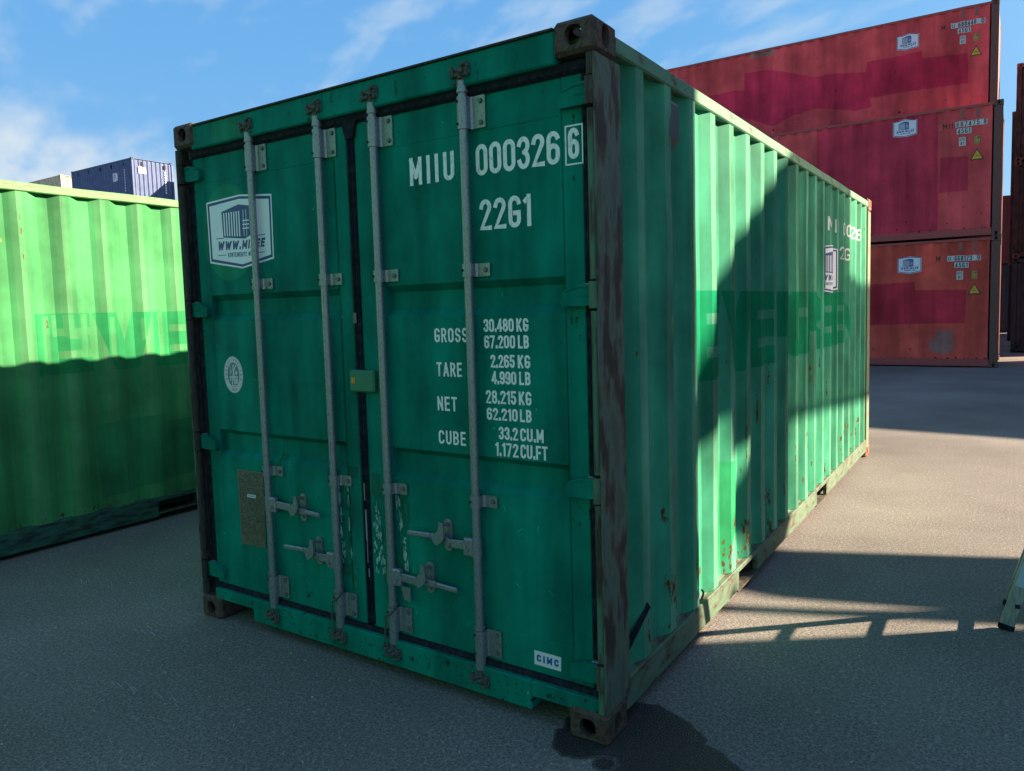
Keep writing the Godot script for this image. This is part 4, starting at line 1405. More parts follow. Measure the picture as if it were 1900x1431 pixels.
func materials() -> void:
	M.rust = speckled([lin(0.035, 0.018, 0.012), lin(0.12, 0.05, 0.026), lin(0.21, 0.095, 0.045), lin(0.10, 0.05, 0.03)], [0.2, 0.42, 0.6, 0.8], Vector3(2, 2, 2), 0.02, 11, 0.85, 0.0, 0.2)
	M.cast = speckled([lin(0.030, 0.018, 0.015), lin(0.068, 0.036, 0.026), lin(0.09, 0.048, 0.034), lin(0.05, 0.075, 0.052), lin(0.05, 0.03, 0.024)], [0.25, 0.42, 0.58, 0.68, 0.78], Vector3(3, 3, 3), 0.016, 12, 0.8, 0.0, 0.3)
	M.cast_sunny = speckled([lin(0.12, 0.05, 0.03), lin(0.30, 0.13, 0.06), lin(0.42, 0.21, 0.09)], [0.3, 0.5, 0.7], Vector3(3, 3, 3), 0.016, 14, 0.8)  # brighter copy of the casting rust, sunlight put into its tones
	M.post = speckled([lin(0.035, 0.025, 0.020), lin(0.075, 0.052, 0.038), lin(0.085, 0.072, 0.052), lin(0.075, 0.105, 0.078), lin(0.095, 0.135, 0.102), lin(0.065, 0.09, 0.065)], [0.28, 0.40, 0.44, 0.48, 0.60, 0.78], Vector3(1.7, 0.55, 1.7), 0.009, 15, 0.75, 0.0, 0.15)
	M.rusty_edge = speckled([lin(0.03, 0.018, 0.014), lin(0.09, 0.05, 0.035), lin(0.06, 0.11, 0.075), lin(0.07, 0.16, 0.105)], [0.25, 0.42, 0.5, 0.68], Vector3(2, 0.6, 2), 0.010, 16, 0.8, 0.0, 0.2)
	M.rail = speckled([lin(0.08, 0.06, 0.04), lin(0.07, 0.18, 0.105), lin(0.075, 0.225, 0.13), lin(0.10, 0.24, 0.145), lin(0.06, 0.09, 0.065)], [0.16, 0.27, 0.46, 0.70, 0.86], Vector3(2, 2, 0.9), 0.010, 17, 0.7, 0.0, 0.1)
	M.low_rail = speckled([lin(0.045, 0.028, 0.02), lin(0.10, 0.068, 0.045), lin(0.070, 0.115, 0.070), lin(0.075, 0.15, 0.09), lin(0.13, 0.15, 0.105)], [0.16, 0.27, 0.36, 0.55, 0.78], Vector3(2.0, 2.0, 0.9), 0.010, 18, 0.75, 0.0, 0.1)
	M.green = speckled([lin(0.04, 0.2, 0.09), lin(0.06, 0.26, 0.1), lin(0.085, 0.28, 0.12)], [0.3, 0.5, 0.7], Vector3(0.8, 0.25, 0.8), 0.016, 19, 0.6)
	M.light_rail = speckled([lin(0.13, 0.09, 0.05), lin(0.09, 0.235, 0.075), lin(0.105, 0.285, 0.10), lin(0.14, 0.31, 0.12)], [0.17, 0.24, 0.5, 0.75], Vector3(6, 6, 2.0), 0.016, 20, 0.65)
	M.galv = speckled([lin(0.17, 0.195, 0.205), lin(0.25, 0.28, 0.29), lin(0.30, 0.33, 0.34), lin(0.21, 0.225, 0.225)], [0.25, 0.45, 0.6, 0.8], Vector3(8, 3, 8), 0.03, 22, 0.42, 0.55, 0.06)
	M.galv_dark = speckled([lin(0.10, 0.11, 0.12), lin(0.18, 0.19, 0.20)], [0.3, 0.7], Vector3(6, 6, 6), 0.03, 23, 0.55, 0.3)
	M.forged = speckled([lin(0.03, 0.032, 0.03), lin(0.08, 0.085, 0.08), lin(0.06, 0.09, 0.075), lin(0.13, 0.115, 0.10)], [0.3, 0.5, 0.62, 0.78], Vector3(6, 6, 6), 0.03, 24, 0.85, 0.0, 0.3)
	M.rubber = speckled([lin(0.008, 0.010, 0.015), lin(0.015, 0.019, 0.027), lin(0.026, 0.032, 0.043)], [0.3, 0.55, 0.8], Vector3(3, 1.5, 3), 0.02, 25, 0.75)
	M.rubber.metallic_specular = 0.2
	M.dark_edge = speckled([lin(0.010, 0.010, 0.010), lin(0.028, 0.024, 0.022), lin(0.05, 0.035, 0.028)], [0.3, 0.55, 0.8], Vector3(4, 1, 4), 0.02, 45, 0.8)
	M.black = plain(lin(0.012, 0.011, 0.010), 0.9)
	M.pale_scuff = plain(lin(0.22, 0.23, 0.23), 0.8)
	M.cover = plain(lin(0.012, 0.16, 0.085), 0.5)
	M.orange = plain(lin(0.55, 0.22, 0.02), 0.6)
	M.tape = plain(lin(0.12, 0.12, 0.12), 0.6)
	M.white = speckled([lin(0.58, 0.62, 0.62), lin(0.76, 0.80, 0.80), lin(0.80, 0.84, 0.84)], [0.2, 0.38, 0.7], Vector3(3, 1.5, 3), 0.03, 47, 0.55)
	M.redframe = speckled([lin(0.18, 0.08, 0.06), lin(0.38, 0.08, 0.07), lin(0.46, 0.08, 0.065), lin(0.28, 0.09, 0.07)], [0.2, 0.34, 0.58, 0.8], Vector3(2.0, 0.8, 2.0), 0.02, 26, 0.75)
	M.redpost = speckled([lin(0.07, 0.042, 0.032), lin(0.16, 0.075, 0.055), lin(0.22, 0.095, 0.07), lin(0.12, 0.065, 0.05)], [0.3, 0.45, 0.58, 0.75], Vector3(4, 1.2, 4), 0.03, 27, 0.8)
	M.red = speckled([lin(0.30, 0.05, 0.045), lin(0.40, 0.065, 0.055), lin(0.44, 0.08, 0.07)], [0.3, 0.5, 0.75], Vector3(0.4, 0.2, 0.4), 0.02, 28, 0.6)
	M.navy = speckled([lin(0.040, 0.072, 0.165), lin(0.050, 0.088, 0.195), lin(0.070, 0.11, 0.22)], [0.3, 0.5, 0.75], Vector3(0.4, 0.2, 0.4), 0.02, 29, 0.6)
	M.cream = speckled([lin(0.42, 0.36, 0.22), lin(0.54, 0.48, 0.31), lin(0.60, 0.54, 0.38)], [0.3, 0.5, 0.75], Vector3(0.4, 0.2, 0.4), 0.02, 30, 0.6)
	M.brown = speckled([lin(0.022, 0.016, 0.014), lin(0.048, 0.028, 0.024), lin(0.07, 0.038, 0.032)], [0.3, 0.5, 0.75], Vector3(0.6, 0.25, 0.6), 0.02, 31, 0.75)
	M.darkblue = speckled([lin(0.015, 0.018, 0.028), lin(0.028, 0.034, 0.05)], [0.35, 0.7], Vector3(0.6, 0.25, 0.6), 0.02, 32, 0.7)
	M.alu = speckled([lin(0.26, 0.28, 0.28), lin(0.33, 0.35, 0.36), lin(0.38, 0.40, 0.41)], [0.3, 0.5, 0.75], Vector3(4, 0.8, 4), 0.03, 33, 0.42, 0.6)
	M.yellow = plain(lin(0.62, 0.40, 0.02), 0.55)
	M.vent = plain(lin(0.028, 0.042, 0.052), 0.5)
	M.vent_red = plain(lin(0.26, 0.10, 0.075), 0.6)
	M.chips = plain(lin(0.40, 0.40, 0.38), 0.8)
	M.scrape = plain(lin(0.28, 0.30, 0.30), 0.85)
	M.dark_green_rail = speckled([lin(0.010, 0.022, 0.016), lin(0.012, 0.065, 0.045), lin(0.02, 0.10, 0.065)], [0.3, 0.5, 0.75], Vector3(2, 2, 0.5), 0.02, 42, 0.75)  # darker green tones for the left container's bottom rail
	M.far_post = speckled([lin(0.24, 0.10, 0.05), lin(0.16, 0.16, 0.08), lin(0.09, 0.21, 0.10), lin(0.11, 0.23, 0.12)], [0.3, 0.42, 0.5, 0.7], Vector3(3, 0.8, 3), 0.02, 43, 0.7)
	M.pocket = speckled([lin(0.03, 0.02, 0.015), lin(0.07, 0.05, 0.035), lin(0.06, 0.10, 0.06)], [0.3, 0.5, 0.7], Vector3(3, 3, 3), 0.01, 48, 0.85)
	M.gapred = plain(lin(0.10, 0.022, 0.025), 0.7)
	M.tyre = plain(lin(0.02, 0.02, 0.02), 0.9)

func _ready() -> void:
	# ---------------- camera, sky, sun, exposure
	const EXPO := 4.3
	var cam := Camera3D.new()
	cam.name = "camera"
	cam.transform = Transform3D(Basis(Vector3(0.83307572, -0.02876335, -0.55241064), Vector3(-0.02034916, 0.99637764, -0.08256819), Vector3(0.55278455, 0.08002665, 0.82947271)).orthonormalized(), Vector3(CX, CYY, CZ))
	cam.projection = Camera3D.PROJECTION_FRUSTUM
	cam.near = 0.05
	cam.far = 900.0
	cam.size = 2.0 * 0.05 * 715.5 / 1390.49
	cam.frustum_offset = Vector2(0, -30.769 / 1390.49 * 0.05)
	add_child(cam)
	cam.current = true
	var pano := PanoramaSkyMaterial.new()
	pano.panorama = sky_picture(EXPO)
	var sky := Sky.new()
	sky.sky_material = pano
	var env := Environment.new()
	env.background_mode = Environment.BG_SKY
	env.sky = sky
	env.tonemap_mode = Environment.TONE_MAPPER_LINEAR
	env.tonemap_exposure = EXPO
	env.sdfgi_enabled = true
	env.ssao_enabled = true
	env.ssil_enabled = true
	var we := WorldEnvironment.new()
	we.name = "world_environment"
	we.environment = env
	add_child(we)
	var sun := DirectionalLight3D.new()
	sun.name = "sun"
	sun.light_color = Color(1.0, 0.895, 0.78)
	sun.light_energy = 1.6
	sun.light_angular_distance = 0.53
	sun.shadow_enabled = true
	sun.basis = Basis.looking_at(-SUN.normalized(), Vector3.UP)
	add_child(sun)

	dent.seed = 44
	dent.frequency = 0.02
	dent.fractal_octaves = 3
	materials()
	var tau4 := PI / 2

	# ---------------- the ground
	var gm := MB.new()
	gm.quad(Vector3(-400, 0, 400), Vector3(400, 0, 400), Vector3(400, 0, -400), Vector3(-400, 0, -400), [Vector2(-400, 400), Vector2(400, 400), Vector2(400, -400), Vector2(-400, -400)])
	var gmesh := gm.mesh()
	var ga := gmesh.surface_get_arrays(0)
	ga[Mesh.ARRAY_TEX_UV2] = ga[Mesh.ARRAY_TEX_UV]
	var gmesh2 := ArrayMesh.new()
	gmesh2.add_surface_from_arrays(Mesh.PRIMITIVE_TRIANGLES, ga)
	var ground := part("ground", gmesh2, ground_material(), self)
	ground.set_meta("kind", "structure")
	wet_patch()

	# ---------------- the near green container
	var gw := tex_mat(green_wall(2048, 876, 101, true), 0.55, 0.15)
	M.door = tex_mat(door_texture(1100, 1100), 0.5, 0.12)
	var near := container("dark green container with closed doors and white weight lettering, nearest to the viewer", Vector3(-W / 2, 0, -3.029), 0.0, 6.058, 2.591, {"wall": gw, "paint": M.green, "frame": M.green, "rail": M.rail, "low_rail": M.low_rail, "post": M.post, "far_post": M.far_post, "cast": M.cast, "far_cast": M.cast_sunny, "near": true, "rows": 26, "amp": 0.0035, "seed": 2.0, "dents": [[0.80, 2.10, 0.016, 0.07, 0.16], [0.66, 1.85, -0.008, 0.05, 0.2], [2.0, 0.5, 0.006, 0.12, 0.2], [1.4, 0.6, 0.006, 0.1, 0.25], [0.5, 0.35, 0.010, 0.08, 0.12]], "wiggle": 0.004, "knock": 0.003})
	near_door(near)
	door_print(near)
	var off := Vector3(W / 2, 0, 3.029)
	var logo := tex_mat(logo_texture(), 0.5)
	flat_sticker("logo_sticker", [[-2.186, 2.181], [-1.924, 2.195], [-1.688, 2.173], [-1.693, 1.875], [-1.928, 1.841], [-2.181, 1.880]], [[0, 0.052], [0.5, 0], [1, 0.052], [1, 0.913], [0.5, 1], [0, 0.913]], logo, near, off, 0.0535)
	sticker(near, off, "logo_sticker", logo, 3.846, 4.334, [2.020, 2.040, 2.020], [1.690, 1.660, 1.690], 0.361, 0.0075)
	vent(near, off, 0.745, 2.36)

	# ---------------- the green container on the left
	var lw := tex_mat(green_wall(1536, 656, 202, false), 0.55, 0.15)
	container("bright green container on the left, its upper half in sun and lower half in shade", Vector3(-4.455 - W / 2, 0, 0.85 - 3.029), 0.0, 6.058, 2.591, {"wall": lw, "paint": M.green, "frame": M.light_rail, "low_rail": M.dark_green_rail, "cast": M.cast, "rows": 16, "amp": 0.0045, "seed": 31.0, "knock": 0.016, "ph": 0.40})

	# ---------------- red stack
	var reds := []
	for k in 3:
		reds.append(tex_mat(red_wall(1536, 365, 301 + k, k), 0.6, 0.12))
	var ro := {"paint": M.red, "frame": M.redframe, "rail": M.redframe, "post": M.redpost, "far_post": M.redpost, "cast": M.redpost, "rows": 7, "amp": 0.004, "ph": 0.034, "knock": 0.01}
	var rl := 12.192
	var spec := [
		["red container on the ground at the bottom of the front of the red stack", 0.98, 0.0, -17.28, 2, "668173", "9"],
		["red container with a large dark red patch, second level of the red stack", 0.98, 2.896, -17.28, 1, "687475", "8"],
		["topmost red container with a wavy dark red band along its side", 0.83, 5.792, -19.72, 0, "688440", "0"],
		["red container at ground level behind the front row of the red stack", 0.83, 0.0, -19.72, -1],
		["red container right under the topmost red one, behind the front row", 0.83, 2.896, -19.72, -1]]
	for s in spec:
		var oo := ro.duplicate()
		oo.seed = 60.0 + s[2] * 3 + s[3]
		oo.wall = reds[s[4]] if s[4] >= 0 else M.red
		var c := container(s[0], Vector3(s[1] - rl / 2, s[2], s[3] - W / 2), -tau4, rl, 2.896, oo, "red containers stacked behind the green one")
		if s[4] >= 0:
			red_labels(c, s[4], s[5], s[6], logo)

	# ---------------- far containers on the left
	var bo := {"wall": M.navy, "paint": M.navy, "frame": M.navy, "cast": M.navy, "end": M.navy, "rows": 4, "ph": 0.2}
	var co := {"wall": M.cream, "paint": M.cream, "frame": M.cream, "cast": M.cream, "rows": 4}
	var lev4 := ["at the bottom", "second from the bottom", "second from the top", "on top"]
	for k in 4:
		var c := container("navy container %s of the stack beyond the left container" % lev4[k], Vector3(-38.47 - 3.2, 2.59 * k, -20.76 - W / 2), -tau4, 6.4, 2.591, bo, "navy containers in one stack")
		if k == 3:
			sticker(c, Vector3(W / 2, 0, 3.2), "logo_sticker", logo, 4.40, 4.88, [1.92, 1.94, 1.92], [1.50, 1.47, 1.50], 0.2, 0.008)
			var st := MB.new()
			st.box(Vector3(-0.78, 1.78, -6.403), Vector3(-0.36, 2.12, -6.395))
			part("white_sticker", st, M.white, c, Vector3(W / 2, 0, 3.2))
			for i in 9:
				for e in 2:
					var nb := MB.new()
					if e == 0:
						nb.box(Vector3(-1.95, 1.95 - i * 0.14, -6.403), Vector3(-1.88, 2.04 - i * 0.14, -6.395))
					else:
						nb.box(Vector3(-0.0125, 1.95 - i * 0.14, -5.66), Vector3(-0.004, 2.04 - i * 0.14, -5.61))
					part("painted_mark", nb, M.white, c, Vector3(W / 2, 0, 3.2))
			for e in [0.12, 0.30, 0.49, 0.67, 0.87]:
				var vb := MB.new()
				vb.box(Vector3(-0.05, 2.22, -6.4 * e - 0.05), Vector3(-0.003, 2.42, -6.4 * e + 0.05), 0.01)
				part("vent", vb, M.black, c, Vector3(W / 2, 0, 3.2))
			for e in [-0.55, -1.9]:
				var vb := MB.new()
				vb.box(Vector3(e - 0.06, 2.18, -6.405), Vector3(e + 0.06, 2.40, -6.38), 0.008)
				part("vent", vb, M.black, c, Vector3(W / 2, 0, 3.2))
		container("cream container %s of the stack left of the navy one" % lev4[k], Vector3(-46.1 - 3.029, 2.59 * k, -20.76 - W / 2), -tau4, 6.058, 2.591, co, "cream containers left of the navy stack")
		container("cream container %s of the unseen stack shading the navy stack" % lev4[k], Vector3(-36.8 + 3.029, 2.59 * k, -24.0 - W / 2), -tau4, 6.058, 2.591, co, "cream containers out of view, shading the navy stack")  # stack out of view, placed so its shadow falls on the navy end wall

	# ---------------- dark stacks at the right edge and in the gap
	var wo := {"wall": M.brown, "paint": M.brown, "frame": M.brown, "cast": M.redpost, "rows": 4}
	var dk := {"wall": M.darkblue, "paint": M.darkblue, "frame": M.darkblue, "cast": M.darkblue, "rows": 4}
	var lev3 := ["bottom", "middle", "top"]
	for k in 3:
		container("%s %s container of the stack at the right edge" % [lev3[k], "dark blue" if k == 0 else "brown"], Vector3(1.20 + W / 2, 2.59 * k, -22.5 - 3.029), 0.0, 6.058, 2.591, dk if k == 0 else wo, "containers stacked at the right edge")
		container("%s %s container in the second stack behind the right edge one" % [lev3[k], "dark blue" if k == 0 else "brown"], Vector3(1.10 + W / 2, 2.59 * k, -28.8 - 3.029), 0.0, 6.058, 2.591, dk if k == 0 else wo, "containers in the second stack at the right edge")
	container("dark blue container on the ground in the narrow gap beyond the red stack", Vector3(1.9 - rl / 2, 0, -36.0 - W / 2), -tau4, rl, 2.896, dk)
	container("dark red container on the blue one in the narrow gap beyond the red stack", Vector3(1.9 - rl / 2, 2.896, -36.0 - W / 2), -tau4, rl, 2.896, {"wall": M.gapred, "paint": M.gapred, "frame": M.gapred, "cast": M.gapred, "rows": 4})

	# ---------------- out of view, placed to throw the long shadows and dim the doors
	container("unseen green container at ground level of the shadow-casting stack right of the viewer", Vector3(6.0 + W / 2, 0, -5.28 + 3.029), 0.0, 6.058, 2.591, {"wall": M.green, "paint": M.green, "frame": M.green, "cast": M.cast})  # unseen stack, placed so its edge shades the doors and near ground
	container("unseen red container on top of the shadow-casting stack right of the viewer", Vector3(6.0 + W / 2, 5.182, -5.28 + 3.029), 0.0, 6.058, 2.591, {"wall": M.red, "paint": M.red, "frame": M.red, "cast": M.cast})
	container("unseen blue container in the middle of the shadow-casting stack right of the viewer", Vector3(6.0 + W / 2, 2.591, -5.28 + 3.029), 0.0, 6.058, 2.591, {"wall": M.navy, "paint": M.navy, "frame": M.navy, "cast": M.navy})
	for r in 2:  # unseen stacks, set where their tops shade the far ground
		for k in 3:
			container("unseen brown container, %s of the %s stack out of view, shading the far ground" % [lev3[k], ["left", "right"][r]], Vector3(10.1 + r * 12.4, 2.896 * k, -18.35 - W / 2 - r * 1.24), -tau4 - 0.1, rl, 2.896, wo)
	for k in 2:  # unseen row, placed to dim the doors and the ground before them
		container("%s green container of the unseen row behind the viewer, darkening doors and ground" % ["lower", "upper"][k], Vector3(-3.2, 2.896 * k, 8.8), tau4, rl, 2.896, {"wall": M.green, "paint": M.green, "frame": M.green, "cast": M.cast})
	side_shadow_caster()
	ladder()
	litter()

func wet_patch() -> void:
	wet_material()
	var o := Vector3(0, 0, 0)
	var rng := RandomNumberGenerator.new()
	rng.seed = 12
	for blob in [L([-0.065, -0.33, -0.013, -0.344, 0.039, -0.367, 0.127, -0.33, 0.194, -0.305, 0.225, -0.273, 0.281, -0.234, 0.277, -0.196, 0.339, -0.187, 0.390, -0.151, 0.445, -0.118, 0.56, -0.02, 0.66, 0.12, 0.60, 0.35, 0.42, 0.44, 0.25, 0.36, 0.13, 0.22, 0.085, 0.12, 0.08, 0.06, 0.05, 0.03, 0.00, 0.045, -0.068, 0.101, -0.12, 0.115, -0.171, 0.095, -0.218, -0.010, -0.197, -0.034, -0.219, -0.099, -0.2, -0.2]), L([-0.004, 0.085, 0.02, 0.062, 0.047, 0.058, 0.062, 0.075, 0.060, 0.105, 0.035, 0.12, 0.005, 0.115])]:
		var pts := PackedVector2Array()
		for i in blob.size():
			var a: Vector2 = blob[i]
			var b: Vector2 = blob[(i + 1) % blob.size()]
			var k := maxi(1, int(a.distance_to(b) / 0.013)) if blob.size() > 10 * 1 and blob.size() > 12 else 1
			for j in k:
				var p := a.lerp(b, float(j) / k)
				pts.append(p + Vector2(rng.randf_range(-1, 1), rng.randf_range(-1, 1)) * (0.0042 if blob.size() > 10 else 0.0))
		for ring in 2:
			var use := pts
			if ring == 1:
				var grown := Geometry2D.offset_polygon(pts, 0.010, Geometry2D.JOIN_ROUND)
				if grown.is_empty():
					continue
				use = grown[0]
			var tr := Geometry2D.triangulate_polygon(use)
			if tr.is_empty():
				continue
			var mb := MB.new()
			for i in range(0, tr.size(), 3):
				var p := []
				for k in 3:
					p.append(Vector3(use[tr[i + k]].x, 0.005 - ring * 0.002, use[tr[i + k]].y))
				if (p[1] - p[0]).cross(p[2] - p[0]).y > 0:
					mb.tri(p[0], p[1], p[2])
				else:
					mb.tri(p[0], p[2], p[1])
			var w := structure("water_patch", mb, M.wet if ring == 0 else M.damp)
			w.name = numbered("water_patch")
	var dr := MB.new()
	for i in 60:
		var a := rng.randf_range(-0.2, 1.7)
		var c := Vector3(0.08, 0.0045, 0.03) + Vector3(cos(a), 0, sin(a) * 0.8 - 0.35) * rng.randf_range(0.30, 0.62)
		var rr := rng.randf_range(0.002, 0.008)
		var prev := c + Vector3(rr, 0, 0)
		for k in 7:
			var ang := TAU * (k + 1) / 7.0
			var now := c + Vector3(cos(ang) * rr, 0, sin(ang) * rr * 0.8)
			dr.flip(c, prev, now, c, Vector3.UP)
			prev = now
	var dd := part("water_drops", dr, M.wet, self)
	dd.set_meta("kind", "stuff")
	dd.set_meta("label", "small dark wet drops beside the wet patch")

func wet_material() -> StandardMaterial3D:
	var m := speckled([lin(0.008, 0.008, 0.008), lin(0.034, 0.033, 0.031), lin(0.085, 0.082, 0.078)], [0.3, 0.52, 0.75], Vector3(1.6, 1.6, 1.6), 0.14, 41, 0.45, 0.0, 0.9)
	m.metallic_specular = 0.4
	M.wet = m
	M.damp = speckled([lin(0.03, 0.03, 0.029), lin(0.06, 0.058, 0.055), lin(0.10, 0.097, 0.092)], [0.3, 0.52, 0.75], Vector3(1.6, 1.6, 1.6), 0.14, 46, 0.85, 0.0, 0.3)
	return m

func door_print(near: Node3D) -> void:
	var off := Vector3(W / 2, 0, 3.029)
	door_text([["MIIU", -0.838, 2.112, -0.612, 2.222, 0.34], ["000326", -0.508, 2.112, -0.142, 2.228, 0.14], ["22G1", -0.498, 1.906, -0.266, 2.022, 0.16]], 0.0175, M.white, near, off)
	door_text([["6", -0.109, 2.121, -0.065, 2.227, 0.1, 0.054]], 0.0165, M.white, near, off)
	var bx := MB.new()
	for e in [[-0.121, 2.101, -0.1155, 2.238], [-0.0545, 2.101, -0.049, 2.238], [-0.1153, 2.101, -0.0547, 2.1065], [-0.1153, 2.2325, -0.0547, 2.238]]:
		dbox(bx, e[0], e[1], e[2], e[3], 0.0528, 0.001)
	part("number_frame", bx, M.white, near, off)
	door_text([["GROSS", -0.741, 1.482, -0.574, 1.539], ["TARE", -0.736, 1.345, -0.608, 1.402], ["NET", -0.738, 1.206, -0.638, 1.264], ["CUBE", -0.738, 1.070, -0.600, 1.126],
		["30.480", -0.497, 1.522, -0.357, 1.572, 0.12], ["KG", -0.346, 1.522, -0.292, 1.572], ["67.200", -0.496, 1.459, -0.353, 1.509, 0.12], ["LB", -0.341, 1.459, -0.292, 1.509],
		["2.265", -0.469, 1.385, -0.357, 1.435, 0.12], ["KG", -0.344, 1.385, -0.289, 1.435], ["4.990", -0.466, 1.322, -0.352, 1.372, 0.12], ["LB", -0.340, 1.322, -0.289, 1.372],
		["28.215", -0.496, 1.246, -0.355, 1.298, 0.12], ["KG", -0.344, 1.246, -0.288, 1.298], ["62.210", -0.494, 1.182, -0.351, 1.230, 0.12], ["LB", -0.341, 1.182, -0.289, 1.230],
		["33.2", -0.441, 1.109, -0.352, 1.159, 0.12], ["CU.M", -0.342, 1.109, -0.239, 1.159, 0.14], ["1.172", -0.459, 1.044, -0.352, 1.097, 0.12], ["CU.FT", -0.343, 1.044, -0.223, 1.097, 0.14]], 0.0088, M.white, near, off)
	# emblem, plate, maker's label
	var em := MB.new()
	for i in 40:
		var a0 := TAU * i / 40
		var a1 := TAU * (i + 1) / 40
		var c := Vector2(-2.048, 1.3185)
		var p := [dp(c.x, c.y, 0.0545), dp(c.x + 0.077 * cos(a0), c.y + 0.094 * sin(a0), 0.0545), dp(c.x + 0.077 * cos(a1), c.y + 0.094 * sin(a1), 0.0545)]
		em.tri(p[0], p[1], p[2])
		var k := em.t.size()
		em.t[k - 3] = Vector2(0.5, 0.5)
		em.t[k - 2] = Vector2(0.5 + 0.485 * cos(a0), 0.5 - 0.485 * sin(a0))
		em.t[k - 1] = Vector2(0.5 + 0.485 * cos(a1), 0.5 - 0.485 * sin(a1))
	part("oval_emblem", em, tex_mat(oval_texture(), 0.5), near, off)
	flat_sticker("data_plate", [[-2.063, 0.836], [-1.862, 0.839], [-1.868, 0.456], [-2.062, 0.452]], [[0, 0], [1, 0], [1, 1], [0, 1]], tex_mat(plate_texture(), 0.5), near, off, 0.053)
	for e in [[-2.056, 0.829], [-1.869, 0.831], [-1.875, 0.463], [-2.055, 0.459], [-1.872, 0.65]]:
		var q := dp(e[0], e[1], 0.053)
		var rv := MB.new()
		rv.cyl(q, q + Vector3(0, 0, 0.003), 0.004, 0.003, 8)
		part("rivet", rv, M.galv_dark, near, off)
	flat_sticker("maker_label", [[-0.305, 0.3025], [-0.187, 0.3015], [-0.189, 0.2455], [-0.306, 0.2465]], [[0, 0], [1, 0], [1, 1], [0, 1]], tex_mat(label_texture([["CIMC", 22, 32, 234, 96, 17.0], ["LLLLLL", 120, 103, 210, 108, 2.0]], 256, 128, lin(0.66, 0.68, 0.72), lin(0.02, 0.09, 0.30)), 0.5), near, off, 0.0538)
	door_text([["6", -0.093, 2.047, -0.084, 2.064, 0.1, 0.054]], 0.0022, M.black, near, off)
	# a black strap hooked behind the sill on the side
	var sp := MB.new()
	sp.bar(Vector3(-0.03, 0.27, -0.235), Vector3(-0.005, 0.40, -0.40), 0.035, 0.004, Vector3.UP, 0.001)
	part("rubber_strip", sp, M.rubber, near, off)
	var hk := MB.new()
	hk.tube([Vector3(-0.02, 0.19, -1.055), Vector3(-0.012, 0.215, -1.06), Vector3(-0.008, 0.232, -1.05), Vector3(-0.012, 0.245, -1.04)], 0.005, 6)
	part("hook", hk, M.forged, near, off)

func vent(near: Node3D, off: Vector3, u: float, y: float) -> void:   # the plastic louvre box under the top rail
	var mb := MB.new()
	var pr := PackedVector2Array([Vector2(-0.056, 0.12), Vector2(-0.018, 0.10), Vector2(-0.010, 0.085), Vector2(-0.010, -0.055), Vector2(-0.052, -0.10)])
	mb.prism(pr, Vector3(0, y, -u - 0.055), Vector3.RIGHT, Vector3.UP, Vector3(0, 0, 0.11))
	var v := part("vent", mb, M.vent if M.has("vent") else plain(lin(0.10, 0.13, 0.15), 0.45), near, off)
	var ft := MB.new()
	for q in [0.135, -0.115]:
		ft = MB.new()
		ft.box(Vector3(-0.052, y + q - 0.02, -u - 0.035), Vector3(-0.038, y + q + 0.02, -u + 0.035), 0.002)
		ft.cyl(Vector3(-0.04, y + q, -u), Vector3(-0.032, y + q, -u), 0.009, 0.007, 8)
		part("vent_bracket", ft, M.galv, v)

